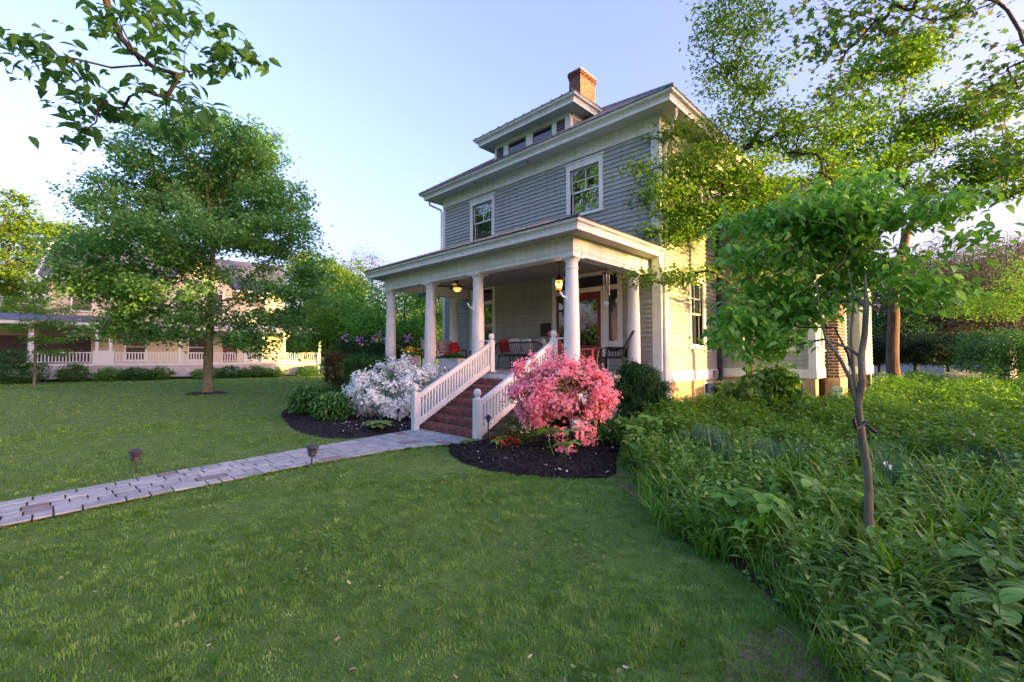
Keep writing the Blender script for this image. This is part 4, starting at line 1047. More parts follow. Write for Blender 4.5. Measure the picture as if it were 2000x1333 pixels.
def wood(name, A, par, cnt, r0, rt, m, parent, flare=1.35, taper=0.0):
    p = math.log(max(r0 / rt, 1.01)) / math.log(max(cnt[0], 2)); rad = rt * cnt ** p
    if taper:
        h = np.clip((A[:, 2] - A[0, 2]) / max(1e-3, A[:, 2].max() - A[0, 2]), 0, 1); rad = np.maximum(rad * (1 - taper * h), rt)
    i = np.arange(1, len(A)); a, b = A[par[i]], A[i]; rb = rad[i]; ra = np.minimum(rad[par[i]], rb * 1.35)
    if flare > 1:
        h = a[:, 2] - A[0, 2]; ra = ra * np.where((h < .3) & (ra > r0 * .7), 1 + (flare - 1) * (1 - h / .3), 1)
    b = b + unit(b - a) * rb[:, None] * .4
    big = rb > max(.02, r0 * .12)
    Vs, Fs, off = [], [], 0
    for sel, k in ((big, 9), (~big, 4)):
        if sel.any():
            V, F = frusta(a[sel], b[sel], ra[sel], rb[sel], k); Vs.append(V); Fs.append(F + off); off += len(V)
    me = np_mesh(name, np.vstack(Vs), *Fs, smooth=True)
    return put(name, me, m, parent)

def fill_blobs(blobs, n, shell=.55, r=rng, clump=0, cz=.7):
    """points in a union of ellipsoids [(c, (rx, ry, rz), weight)], more of them near the outside"""
    w = np.array([b[2] if len(b) > 2 else b[1][0] * b[1][1] * b[1][2] for b in blobs], float); w /= w.sum()
    m = n if not clump else max(1, n // clump)
    k = r.choice(len(blobs), m, p=w); d = unit(r.normal(0, 1, (m, 3))); s = (shell + (1 - shell) * r.random(m) ** .6)
    P = np.array([blobs[i][0] for i in k]) + d * s[:, None] * np.array([blobs[i][1] for i in k])
    if clump:
        sc = min(.45, np.mean([b[1][0] for b in blobs]) * .16)
        P = np.repeat(P, clump, 0) + r.normal(0, 1, (m * clump, 3)) * np.array([sc, sc, sc * cz])
    return P

def foliage(name, tips, per, spread, L, W, m, parent, kind='diamond', flat=.5, up=1.0, r=rng, droop=.25, outward=None, keep=1.0, hang=0.0):
    n = len(tips) * per
    g_ = r.normal(0, 1, (n, 3)); g_[:, 2] *= flat
    pos = np.repeat(tips, per, 0) + g_ * spread
    a = r.random(n) * 2 * np.pi
    ax = np.stack([np.cos(a), np.sin(a), r.normal(-.15, .35, n)], 1)
    ax[:, 2] -= hang
    if outward is not None: ax = ax + .7 * unit(pos - outward)
    nr = np.stack([r.normal(0, .5, n), r.normal(0, .5, n), np.full(n, up)], 1)
    if keep < 1:
        s = r.random(n) < keep; pos, ax, nr = pos[s], ax[s], nr[s]
    return leaf_cloud(name, pos, ax, nr, L, W, m, parent, kind, droop, r)

def tree(name, base, trunk, blobs, ntips, per, r0, rt, leafm, barkm, label, cat='tree', group=None, spread=.3, L=.12, W=.7, kind='diamond', first=1.5, flat=.5, shell=.5, clump=0, seg=.5, up=.25, wob=.07, seed=1, horiz=0.0, keep=1.0, droop=.25, extra=None, taper=.45, cz=.7):
    r = np.random.default_rng(seed)
    t = empty(name, tuple(base), label, cat, group)
    tips = fill_blobs(blobs, ntips, shell, r, clump, cz)
    tips[:, 2] = np.maximum(tips[:, 2], .06 + .1 * r.random(len(tips)))
    if extra is not None: tips = np.vstack([tips, extra])
    A, par, cnt = grow(trunk, tips, seg, first, up, wob, r, horiz)
    wood('trunk', A, par, cnt, r0, rt, barkm, t, taper=taper)
    if per: foliage('crown', tips, per, spread, L, W, leafm, t, kind, flat, 1.0, r, droop, None, keep)
    return t

def flowers(name, pos, nrm, size, m, parent, petals=5, r=rng, cup=.35):
    """open five petalled blooms"""
    n = len(pos); nrm = unit(nrm); ref = unit(r.normal(0, 1, (n, 3))); x = unit(ref - nrm * (ref * nrm).sum(1, keepdims=True)); y = np.cross(nrm, x)
    S = (size * r.uniform(.75, 1.25, n))[:, None]; V = []
    for k in range(petals):
        a = 2 * np.pi * k / petals; d = x * math.cos(a) + y * math.sin(a); e = -x * math.sin(a) + y * math.cos(a)
        V += [pos - nrm * S * .3, pos + d * S * .62 + e * S * .52 + nrm * S * cup * .55, pos + d * S * .95 + nrm * S * (cup * .15), pos + d * S * .62 - e * S * .52 + nrm * S * cup * .25]
    V = np.stack(V, 1).reshape(-1, 3); b = np.arange(n * petals)[:, None] * 4
    o = put(name, np_mesh(name, V, np.concatenate([b + np.array([0, 1, 2, 3])])), m, parent); o['kind'] = 'stuff'
    return o

def straps(name, base, n_each, L, W, m, parent=None, lean=.75, r=rng, segs=5, stiff=0.0, kind=None):
    """arching strap leaves in tufts: base (k,3)"""
    n = len(base) * n_each; B = np.repeat(base, n_each, 0) + np.column_stack([r.normal(0, .05, (n, 2)), np.zeros(n)])
    a = r.random(n) * 2 * np.pi; d = np.stack([np.cos(a), np.sin(a), np.zeros(n)], 1); s = np.stack([-np.sin(a), np.cos(a), np.zeros(n)], 1)
    ln = (L * r.uniform(.55, 1.2, n))[:, None]; w = (W * r.uniform(.7, 1.25, n))[:, None]
    le = (lean * r.uniform(.35, 1.25, n))[:, None]
    pts = []; p = B.copy(); th = (.10 + .25 * r.random(n))[:, None] * (1 - stiff)
    V = []
    for k in range(segs + 1):
        t = k / segs; ww = w * (1.0 - t ** 2.2) * (.7 + .6 * min(1, t * 3)) if k < segs else w * .02
        V += [p + s * ww / 2, p - s * ww / 2]
        p = p + (d * np.sin(th) + np.array([0, 0, 1.]) * np.cos(th)) * ln / segs
        th = th + le * (1.6 / segs) * (.6 + .8 * t) * (1 - .75 * stiff)
    V = np.stack(V, 1).reshape(-1, 3); b = np.arange(n)[:, None] * (2 * (segs + 1))
    F = np.concatenate([b + np.array([2 * k, 2 * k + 1, 2 * k + 3, 2 * k + 2]) for k in range(segs)])
    o = put(name, np_mesh(name, V, F, smooth=True), m, parent)
    if kind: o['kind'] = kind
    return o

# leaf colours
LF = dict(
    maple=leafmat('maple_leaf', (0.085, 0.240, 0.070), (0.175, 0.410, 0.130), (0.26, 0.50, 0.17), .48),
    dogw=leafmat('dogwood_leaf', (0.080, 0.200, 0.030), (0.170, 0.350, 0.055), (0.26, 0.43, 0.09), .50),
    near=leafmat('large_dogwood_leaf', (0.090, 0.26, 0.045), (0.189, 0.46, 0.09), (0.271, 0.58, 0.15), .52, rough=.42),
    dark=leafmat('dark_leaf', (0.021, 0.074, 0.028), (0.052, 0.147, 0.046), None, .3),
    yew=leafmat('yew_needle', (0.007, .026, .010), (0.020, .060, .018), None, .15),
    box=leafmat('boxwood_leaf', (0.025, 0.102, 0.025), (0.071, 0.225, 0.046), (0.117, 0.310, 0.062), .25),
    boxd=leafmat('dark_boxwood_leaf', (0.013, .055, .016), (0.041, .14, .035), (0.082, .22, .05), .2),
    gold=leafmat('golden_leaf', (0.098, .22, .03), (0.172, .33, .05), (0.230, .34, .06), .45),
    lime=leafmat('lime_leaf', (0.117, 0.264, 0.046), (0.222, 0.419, 0.078), None, .45),
    peony=leafmat('peony_leaf', (0.045, 0.155, 0.040), (0.100, 0.290, 0.065), (0.17, 0.36, 0.10), .3, rough=.4),
    hosta=leafmat('hosta_leaf', (0.123, .26, .045), (0.213, .36, .09), None, .3, rough=.4),
    strap=leafmat('daylily_leaf', (0.065, 0.190, 0.026), (0.150, 0.350, 0.052), (0.26, 0.44, 0.08), .40, rough=.48, patch=.35, pscale=1.3),
    blue=leafmat('daffodil_leaf', (0.047, 0.139, 0.078), (0.099, 0.240, 0.147), None, .25, rough=.4),
    cover=leafmat('ground_cover_leaf', (0.064, 0.178, 0.025), (0.152, 0.341, 0.054), (0.222, 0.434, 0.078), .38, patch=.4, pscale=.8),
    weed=leafmat('weed_leaf', (0.048, 0.140, 0.026), (0.110, 0.265, 0.048), (0.19, 0.34, 0.08), .35, rough=.5),
    palm=leafmat('rodgersia_leaf', (0.095, 0.245, 0.042), (0.190, 0.410, 0.085), None, .33, rough=.45),
    plum=leafmat('barberry_leaf', (0.050, 0.070, 0.022), (0.121, 0.116, 0.034), (0.143, 0.078, 0.031), .3),
    grass=leafmat('grass_blade', (0.075, 0.185, 0.026), (0.175, 0.360, 0.060), (0.34, 0.46, 0.16), .38, rough=.5, patch=.6, pscale=4.0),
    twig=leafmat('spring_bud_leaf', (.07, .085, .045), (.12, .14, .07), None, .3),
)
PINK = leafmat('pink_azalea_petal', (.90, .36, .41), (.95, .52, .56), (.97, .68, .70), .42, rough=.6)
WHT = leafmat('white_azalea_petal', (.84, .90, .86), (.90, .95, .92), None, .4, rough=.6)
PURP = leafmat('lilac_petal', (.50, .22, .46), (.68, .42, .62), None, .3)
REDP = leafmat('red_petal', (.45, .01, .015), (.65, .03, .03), None, .2)
YEL = leafmat('yellow_petal', (.75, .50, .02), (.85, .62, .04), None, .3)
# ------------------------------------------------------------------ trees
def B(u, v, d, rx, rz, w=None):
    return (spot(u, v, d), (rx, rx, rz), w or rx ** 1.6 * rz ** .7)
def S(u, v, d): return tuple(float(c) for c in spot(u, v, d))

# spreading maple on the left lawn
mb_ = (-23.53, 4.97, 0.0); dl_ = 19.97
tree('maple_tree', mb_, [mb_, S(407, 690, dl_), S(411, 600, dl_), S(415, 520, dl_), S(412, 430, dl_), S(400, 340, dl_), S(398, 270, dl_)],
     [B(395, 320, 20, 2.9, 2.2), B(270, 400, 19.4, 2.1, 1.7), B(540, 420, 20.5, 2.2, 1.9), B(400, 470, 19, 3.3, 1.7), B(250, 530, 19, 2.2, 1.2), B(560, 550, 20, 1.9, 1.4), B(340, 590, 18.6, 2.0, 1.0), B(480, 620, 19.5, 1.9, .9), B(170, 480, 19.2, 1.3, .7), B(190, 590, 19, 1.7, .8), B(340, 255, 20, 1.5, .9), B(475, 285, 20.4, 1.5, 1.0), B(605, 480, 20, 1.0, 1.0), B(430, 400, 22.5, 2.6, 2.6), B(540, 660, 19.4, .9, .5), B(245, 640, 18.6, 1.9, .6), B(350, 655, 18.4, 1.4, .5), B(470, 668, 18.8, 1.3, .45), B(575, 635, 19.4, 1.3, .6)],
     2600, 28, .20, .008, LF['maple'], BARKG, 'tall spreading green maple standing on the lawn before the cream house', spread=.24, L=.15, W=.85, first=2.0, clump=8, seed=11, shell=.3, flat=.65, taper=.75, cz=.55)

# young dogwood in the near bed
_d = 3.56
tb = (-0.47, 4.49, 0.0)
sp = empty('dogwood_sapling', tb, 'slender young dogwood with large leaves in the near bed', 'tree')
r_ = np.random.default_rng(5)
blobs = [B(1540, 415, 4.2, .70, .14), B(1690, 425, 4.0, .62, .15), B(1840, 400, 3.8, .36, .10), B(1470, 500, 4.3, .40, .15), B(1600, 490, 4.3, .5, .15), B(1455, 610, 4.1, .34, .10), B(1560, 600, 4.2, .38, .09), B(1435, 665, 4.0, .22, .07), B(1790, 565, 3.7, .33, .05), B(1915, 355, 3.8, .2, .07), B(1720, 520, 4.1, .4, .12), B(1640, 380, 4.3, .5, .1), B(1500, 680, 4.2, .22, .06), B(1880, 480, 3.7, .2, .05), B(1520, 560, 4.4, .45, .14), B(1480, 640, 4.3, .36, .12), B(1640, 560, 4.3, .35, .1), B(1560, 460, 4.5, .55, .15)]
blobs = [(b[0], b[1], b[1][0] ** 1.6) for b in blobs]
tips = fill_blobs(blobs, 1150, .0, r_, 5, .35); tips = tips + r_.normal(0, 1, tips.shape) * np.array([.03, .03, .05])
A, par, cnt = grow([tb, S(1697, 960, 3.57), S(1684, 860, 3.6), S(1676, 790, 3.62), S(1682, 700, 3.66), S(1692, 600, 3.7), S(1690, 560, 3.75)], tips, .16, 1.15, .25, .035, r_, horiz=.8)
wood('trunk', A, par, cnt, .032, .0013, BARKG, sp, 1.25, taper=.5)
stem = [S(1676, 800, 3.62), S(1660, 740, 3.66), S(1640, 700, 3.72), S(1612, 660, 3.8), S(1600, 600, 3.9), S(1590, 520, 4.0)]
MB().tube(stem, [.018, .016, .014, .011, .008, .004], 8).build('stem', BARKG, sp, smooth=True)
MB().tube([S(1676, 790, 3.62), S(1668, 740, 3.7), S(1662, 660, 3.8), S(1668, 580, 3.9), S(1650, 500, 4.0)], [.016, .014, .011, .008, .004], 8).build('stem', BARKG, sp, smooth=True)
MB().tube([S(1680, 770, 3.66), S(1655, 690, 3.9), S(1630, 640, 4.0), S(1560, 640, 4.1), S(1500, 590, 4.2)], [.012, .010, .008, .006, .003], 6).build('branch', BARKD, sp, smooth=True)
foliage('crown', tips, 6, .075, .085, .58, LF['near'], sp, 'ovate', .55, 1.0, r_, .40, hang=.15)
# tree tie: a dark hose collar and its string
t = empty('tree_tie', S(1670, 828, 3.58), 'black rubber tree tie with a thin taut string on the sapling', 'tree tie')
MB().tube([S(1668, 822, 3.50), S(1672, 838, 3.48), S(1690, 828, 3.50), S(1712, 846, 3.46)], .013, 8).tube([S(1668, 822, 3.50), S(1668, 815, 3.62), S(1685, 820, 3.66), S(1692, 828, 3.55)], .013, 8).build('collar', BLACK, t, smooth=True)
MB().tube([S(1712, 846, 3.46), S(1800, 930, 3.1), S(1900, 1020, 2.8), S(1985, 1110, 2.62)], .0022, 5).build('string', mat('green_string', (.10, .22, .10), .6), t)

# dogwood beside the wing
tb = (-4.15, 14.0, 0.0)
tree('dogwood_tree', tb, [tb, S(1465, 690, 12.9), S(1463, 600, 12.9), S(1468, 500, 12.8), S(1475, 460, 12.8)],
     [B(1450, 120, 13.2, 1.35, 1.5, 3.0), B(1425, 250, 13.2, 1.3, 1.0, 2.2), B(1530, 260, 13.2, 1.4, 1.0, 2.2), B(1345, 330, 12.2, 1.0, .8, 1.8), B(1480, 385, 12.5, 2.0, .7, 2.6), B(1262, 325, 11.7, .65, .2, .8), B(1320, 440, 12, .85, .7, 1.8), B(1610, 330, 13, 1.5, .9, 2.2), B(1255, 545, 11.2, .55, .16, .55), B(1335, 540, 11.8, .55, .3, .7), B(1425, 25, 13, .9, .6, .8), B(1570, 420, 12, 1.1, .45, 1.2), B(1500, 560, 12.6, 1.2, .6, 1.0), B(1310, 250, 12, .5, .3, .5), B(1450, 330, 12.2, 1.5, .5, 2), B(1600, 260, 12.8, 1.3, .6, 1.5), B(1400, 420, 12.2, 1.2, .5, 1.6), B(1290, 380, 11.8, .6, .4, .8)],
     1300, 19, .12, .008, LF['dogw'], BARKD, 'tall airy dogwood with layered branches against the side of the house', spread=.21, L=.115, W=.6, first=2.2, clump=4, seed=21, shell=.15, flat=.4, cz=.35, seg=.35, up=.15, horiz=.3)

# big old tree behind, at the far side of the bed
tb = (-1.96, 26.7, 0.0)
tree('old_tree', tb, [tb, S(1744, 650, 20.6), S(1744, 590, 20.6), S(1750, 540, 20.5), S(1765, 480, 20.4)],
     [B(1720, 150, 20, 2.3, 1.2), B(1650, 250, 20, 1.7, 1.1), B(1800, 260, 20, 2.4, 1.2), B(1900, 230, 19, 2.0, 1.2), B(1960, 330, 18, 1.8, 1.1), B(1820, 370, 19, 2.0, .9), B(1700, 330, 20, 1.6, .9), B(1780, 120, 20, 1.6, .8)],
     880, 20, .27, .011, LF['dogw'], mat('furrowed_bark', (.11, .075, .05), .95, .5, 7, bump=1.0, bscale=14, stretch=(1, 1, .25)), 'old tree with a thick furrowed trunk behind the groundcover', spread=.28, L=.19, W=.6, first=3.4, clump=6, cz=.25, seed=31, shell=.2, flat=.45, seg=.55, up=.2, taper=.85)

# overhanging maple whose trunk stands beyond the picture's edge
tb = (3.6, 6.6, 0.0)
tree('overhanging_maple', tb, [tb, (3.55, 6.65, 2.5), (3.3, 6.9, 4.6), (2.6, 7.2, 6.2), (1.6, 7.5, 7.2)],
     [B(1640, 40, 6.4, .85, .35, 3), B(1760, 20, 6.2, .8, .35, 3), B(1600, 100, 6.6, .4, .2, 1), B(1985, 130, 5.6, .4, .5, 1.6), B(1960, 180, 5.8, .3, .2, .5), B(1990, 300, 5.4, .25, .4, 1), B(1890, 20, 6, .3, .2, .8), B(1640, 180, 7, .35, .2, .8), ((1.8, 8.0, 8.6), (1.6, 1.6, 1.0), 3), ((3.6, 6.8, 8.5), (1.8, 1.8, 1.5), 3)],
     330, 7, .11, .0035, leafmat('overhead_maple_leaf', (.055, .15, .04), (.11, .24, .06), (.20, .2, .08), .48), BARK, 'maple boughs reaching in at the top right corner', spread=.16, L=.095, W=1.0, kind='lobed', first=2.4, seed=41, shell=.2, flat=.6, seg=.3, up=.1, taper=.8)

# near bough top left, tree stands behind the photographer
tb = (-3.3, -2.3, 0.0); r_ = np.random.default_rng(8)
t = empty('overhanging_dogwood', tb, 'near dogwood bough with broad leaves across the top left corner', 'tree')
px_blobs = [(60, 90, .16), (30, 80, .1), (110, 110, .14), (150, 140, .12), (210, 30, .12), (270, 40, .16), (180, 55, .14), (330, 60, .18), (390, 80, .2), (440, 95, .17), (490, 110, .08), (290, 110, .14), (350, 140, .15), (420, 140, .14), (260, 165, .11), (170, 180, .14), (200, 205, .14), (130, 205, .07), (180, 250, .12), (150, 270, .09), (240, 225, .1), (330, 190, .1), (370, 210, .15), (400, 230, .12), (350, 260, .12), (60, 140, .08), (300, 20, .12), (350, 20, .1), (395, 40, .1)]
tips = np.vstack([fill_blobs([(spot(u, v, 2.75 + r_.uniform(-.22, .22)), (q, q, q * .35))], int(3 + 26 * q), .0, r_) for u, v, q in px_blobs] + [fill_blobs([((-3.6, -1.2, 4.9), (.9, .9, .5)), ((-2.9, -2.4, 5.2), (1.2, 1.2, .6))], 90, .2, r_)])
A, par, cnt = grow([tb, (-3.35, -2.1, 1.6), (-3.4, -1.2, 3.1), (-3.5, -.3, 3.9), S(195, -60, 2.62), S(212, 20, 2.7), S(235, 72, 2.75), S(300, 132, 2.75), S(345, 145, 2.75)], tips, .13, 2.6, .05, .025, r_)
wood('trunk', A, par, cnt, .06, .0016, BARKD, t, taper=.9)
foliage('crown', tips, 4, .06, .085, .52, leafmat('backlit_dogwood_leaf', (.045, .14, .04), (.095, .24, .065), None, .45, rough=.45), t, 'ovate', .4, 1.0, r_, .35)

# golden tree and others far left, lit by the low sun
def quick(name, u, v, d, rx, rz, label, leafm, seed, tips=260, per=26, L=.3, group=None, barkm=BARK, r0=.2, extra=(), shell=.35, keep=1.0, spread=.4, clump=3):
    c = spot(u, v, d); b = (float(c[0]), float(c[1]), 0.0)
    bl = [(c, (rx, rx, rz))] + [(spot(p, q, e), (a, a, bb)) for p, q, e, a, bb in extra]
    return tree(name, b, [b, (b[0], b[1], max(.4, float(c[2]) - rz * .6)), (b[0], b[1], float(c[2]) + rz * .3)], bl, tips, per, r0, .014, leafm, barkm, label, 'tree', group, spread=spread, L=L, W=.75, first=max(.3, (float(c[2]) - rz) * .8), clump=clump, seed=seed, shell=shell, keep=keep, seg=.7)
quick('golden_tree', 15, 520, 44, 4.2, 5.2, 'sunlit golden green tree at the far left edge', LF['gold'], 51, 420, 30, .30, extra=((70, 450, 44, 2.2, 2.0), (20, 400, 43, 2.0, 1.6)))
quick('distant_tree', 150, 465, 60, 3.5, 2.0, 'small lime tree showing over the cream house roof, left', LF['lime'], 52, 140, 24, .32, 'trees behind the cream house')
quick('distant_tree', 290, 480, 62, 4.5, 2.2, 'golden tree top behind the cream house chimney', LF['gold'], 53, 140, 24, .34, 'trees behind the cream house')
quick('distant_tree', 610, 530, 62, 3.6, 3.2, 'bright green rounded tree just behind the maple crown', LF['lime'], 54, 200, 26, .34, 'trees behind the cream house')
quick('sunlit_tree', 668, 575, 46, 3.0, 3.4, 'sunlit yellow green tree left of the porch roof', LF['gold'], 55, 300, 30, .26, extra=((640, 620, 45, 2.4, 1.6),))
quick('bare_tree', 705, 520, 58, 3.6, 2.2, 'thin leafed grey tree top above the sunlit tree', LF['twig'], 56, 260, 9, .16, r0=.16, shell=.1, extra=((760, 560, 56, 3.2, 1.8),))
quick('green_tree', 640, 625, 28, 2.2, 1.7, 'soft green tree between the maple and the porch', LF['lime'], 57, 260, 30, .17, r0=.10, barkm=BARKD, extra=((690, 620, 26, 1.6, 1.1), (620, 670, 27, 1.2, .8)))
quick('garden_dogwood', 790, 605, 21, 1.9, 1.2, 'layered green dogwood seen between the porch columns', LF['near'], 58, 260, 28, .13, r0=.07, barkm=BARKD, extra=((720, 590, 22, 1.5, 1.2), (850, 620, 22, 1.4, 1.1), (760, 650, 21, 1.5, .6), (720, 640, 21, 1.4, .7)))
quick('garden_tree', 850, 590, 34, 2.2, 1.6, 'pale sunlit tree glimpsed beyond the far end of the porch', LF['gold'], 59, 140, 24, .2, r0=.1)
quick('distant_tree', 590, 655, 47, 2.6, 1.8, 'low green tree behind the far end of the white porch', LF['lime'], 601, 160, 26, .26, 'trees behind the cream house')
quick('distant_tree', 655, 665, 44, 2.4, 1.5, 'low dark tree behind the bronze shrub', LF['dark'], 602, 160, 26, .24, 'trees behind the cream house')
quick('distant_tree', 735, 640, 46, 3.2, 2.4, 'round green tree seen past the corner column', LF['lime'], 603, 180, 26, .26, 'trees behind the cream house')
quick('distant_tree', 845, 640, 40, 3.0, 2.4, 'green tree seen behind the second column', LF['lime'], 604, 180, 26, .24, 'trees behind the cream house')
# layered pale tree before the neighbour's porch
c = S(70, 650, 25)
tree('young_tree', (c[0], c[1], 0), [(c[0], c[1], 0), (c[0], c[1], 1.6), (c[0] + .2, c[1] + .1, 3.4)], [B(60, 605, 25, 1.9, .25), B(30, 640, 24.6, 1.4, .2), B(100, 630, 25, 1.5, .2), B(95, 665, 25, 1.2, .2), B(30, 585, 25, 1.2, .2), B(140, 600, 25.4, 1.0, .2), B(110, 690, 25, .9, .2)], 260, 22, .06, .006, LF['dogw'], BARKG, 'thin young tree with flat tiers before the cream house porch', spread=.22, L=.11, W=.5, first=1.0, seed=61, shell=.1, flat=.25)

# ---- woods, hedge and shrubs at the right
for k, (u, d, h) in enumerate(((1800, 46, 14), (1838, 50, 16), (1868, 44, 13), (1905, 52, 17), (1938, 47, 15), (1972, 42, 14), (1995, 50, 16), (2040, 45, 15), (1780, 54, 14), (1820, 57, 15), (1855, 56, 15), (1888, 60, 16), (1920, 58, 15), (1955, 62, 17), (1985, 58, 15), (1745, 52, 13), (1765, 60, 14))):
    b = foot(u, d); r_ = np.random.default_rng(70 + k)
    bl = [((b[0], b[1], h * .5), (2.8, 2.8, h * .46))]
    tree('woodland_tree', b, [b, (b[0] + .2, b[1], h * .3), (b[0] - .1, b[1] + .1, h * .6), (b[0] + .1, b[1], h * .92)], bl, 700, 8, .2, .024, LF['twig'], mat('pale_wood_bark', (.11, .10, .095), .95, .3, 5), 'thin grey leafless tree in the wood behind the hedge', 'tree', 'leafless trees in the wood at the far right', spread=.4, L=.16, W=.5, first=1.5, seed=70 + k, shell=.1, seg=.8, up=.5, flat=1)
def shrub(name, u, vb, d, blobs, label, leafm, seed, n=220, per=24, L=.07, W=.6, spread=.1, r0=.03, barkm=BARKD, cat='shrub', group=None, kind='diamond', base=None, shell=.45, clump=0, flat=.8, keep=1.0, droop=.25):
    p = spot(u, vb, d); b = base or (float(p[0]), float(p[1]), 0.0)
    z0 = .15
    return tree(name, b, [b, (b[0], b[1], z0), (b[0] + .01, b[1], z0 + .25)], blobs, n, per, r0, .003, leafm, barkm, label, cat, group, spread=spread, L=L, W=W, kind=kind, first=.05, seed=seed, shell=shell, seg=.18, clump=clump, flat=flat, up=.5, keep=keep, droop=droop)
for k, (u, d, w, lab) in enumerate(((1715, 29, 1.5, 'dark evergreen behind the house corner at the right'), (1785, 27, 1.9, 'dark flat topped evergreen right of the old tree trunk'), (1850, 27, 1.9, 'dark flat topped evergreen before the white garage'))):
    p = spot(u, 700, d); b = (float(p[0]), float(p[1]), 0.0)
    tree('evergreen_shrub', b, [b, (b[0] + .05, b[1], .7), (b[0], b[1] + .05, 1.6)], [(np.array([b[0], b[1], 2.05]), (w, w, .95))], 420, 44, .09, .006, LF['yew'], BARKD, lab, 'shrub', 'dark evergreens along the back fence', spread=.17, L=.12, W=.35, first=.6, seed=90 + k, shell=.5, seg=.3)
quick('wood_edge_tree', 1760, 640, 44, 2.6, 2.2, 'dark leafy tree behind the old trunk at the wood edge', LF['dark'], 611, 200, 26, .26, 'leafy trees along the wood edge')
quick('wood_edge_tree', 1850, 620, 46, 3.2, 2.4, 'grey green leafy tree above the dark evergreens', LF['twig'], 612, 200, 22, .24, 'leafy trees along the wood edge')
quick('wood_edge_tree', 1930, 600, 48, 3.4, 3.0, 'leafy tree behind the bright mounded shrub', LF['dark'], 613, 200, 22, .26, 'leafy trees along the wood edge')
quick('wood_edge_tree', 1800, 560, 50, 3.6, 3.6, 'tall thin leafed tree left in the wood edge', LF['twig'], 614, 300, 14, .22, 'leafy trees along the wood edge', spread=.5)
quick('wood_edge_tree', 1885, 540, 52, 3.8, 4.0, 'tall thin leafed tree in the middle of the wood edge', LF['lime'], 615, 260, 12, .22, 'leafy trees along the wood edge', spread=.5)
quick('wood_edge_tree', 1975, 540, 50, 3.8, 4.2, 'tall thin leafed tree at the right end of the wood edge', LF['twig'], 616, 300, 14, .22, 'leafy trees along the wood edge', spread=.5)
quick('wood_edge_tree', 1725, 600, 48, 2.4, 3.2, 'tree just right of the rear house corner', LF['dark'], 617, 220, 18, .24, 'leafy trees along the wood edge')
shrub('green_shrub', 1950, 750, 21, [B(1945, 680, 21, 1.6, .9), B(1990, 700, 20.6, 1.4, .9), B(1905, 715, 20.6, .9, .6), B(2040, 690, 21, 1.4, 1.0)], 'leafy bright green mounded shrub at the right edge', LF['box'], 95, 420, 40, .10, spread=.16, r0=.07)
shrub('white_flowering_shrub', 1885, 752, 19, [B(1885, 735, 19, .5, .12)], 'low shrub with a flat white flowering top', leafmat('white_bract', (.28, .34, .2), (.6, .62, .5), None, .3), 96, 60, 16, .07)
shrub('lime_sapling', 1960, 560, 30, [B(1960, 590, 30, 2.2, 1.1), B(1900, 600, 32, 1.5, .7), B(1990, 540, 30, 1.2, 1.0)], 'light green leafy tree among the bare woodland trunks', LF['lime'], 97, 200, 22, .17, spread=.3, r0=.06, cat='tree', base=(float(spot(1960, 650, 30)[0]), float(spot(1960, 650, 30)[1]), 0.0))
# broad leaved bush at the foot of the wing
shrub('broadleaf_bush', 1500, 780, 11.2, [B(1500, 745, 11.2, .55, .3), B(1440, 765, 11.0, .45, .18), B(1540, 770, 11.0, .4, .2), B(1510, 718, 11.2, .35, .12), B(1570, 790, 10.6, .3, .18)], 'bush with very large soft leaves before the air conditioners', LF['weed'], 98, 70, 6, .22, .75, .12, r0=.03, kind='ovate', droop=.5)

# shade trees to the right of the picture keep the low sun off the lawn
for k, (x, cc, h, rr) in enumerate(((46, 9.3, 9.5, 2.1), (45, 5.6, 8.2, 3.2), (46, .4, 8.0, 3.6), (45, -5.4, 8.0, 3.8), (52, 7.0, 9.0, 3.4), (52, 2.4, 8.6, 3.6), (52, -3, 8.6, 3.6), (46, -11, 7.6, 4.0), (50, 11.1, 9.6, .8))):
    y = (cc + .342 * x) / .94; b = (float(x), float(y), 0.0)
    tree('shade_tree', b, [b, (x, y, h * .3), (x + .1, y, h * .7)], [(np.array([x, y, h * .36]), (rr, rr * 1.1, h * .36)), (np.array([x, y, h * .66]), (rr * .9, rr * .95, h * .34))], 420, 16, .22, .02, LF['dark'], BARK, 'dense shade tree beyond the right edge of the view', 'tree', 'shade trees along the side boundary', spread=.5, L=.6, W=.9, first=.8, seed=110 + k, shell=.3, seg=1.0)
b = (66.0, 34.0, 0.0)  # unseen oak, added so its high crown keeps sun off the maple
tree('added_shade_oak', b, [b, (66, 34, 8), (66, 34.2, 17)], [(np.array([66, 34, 16.5]), (5.5, 5.5, 3.6))], 420, 18, .4, .02, LF['dark'], BARK, 'tall high crowned oak added far beyond the right edge to shade the maple', 'tree', spread=.6, L=.65, W=.8, first=11, seed=119, shell=.2, seg=1.2)
# trees across the street, behind the photographer: only windows mirror them
for k, (x, y, h) in enumerate(((-27, -18, 25), (-41, -19, 26), (-4, -28, 15), (8, -26, 13), (-17, -24, 18))):
    b = (float(x), float(y), 0.0)
    tree('street_tree', b, [b, (x, y, h * .35), (x, y + .2, h * .8)], [(np.array([x, y, h * .62]), (4.2, 4.2, h * .36))], 240, 16, .25, .02, LF['maple'], BARK, 'leafy street tree behind the viewpoint', 'tree', 'trees across the street', spread=.6, L=.6, W=.8, first=2.0, seed=130 + k, shell=.3, seg=1.1)

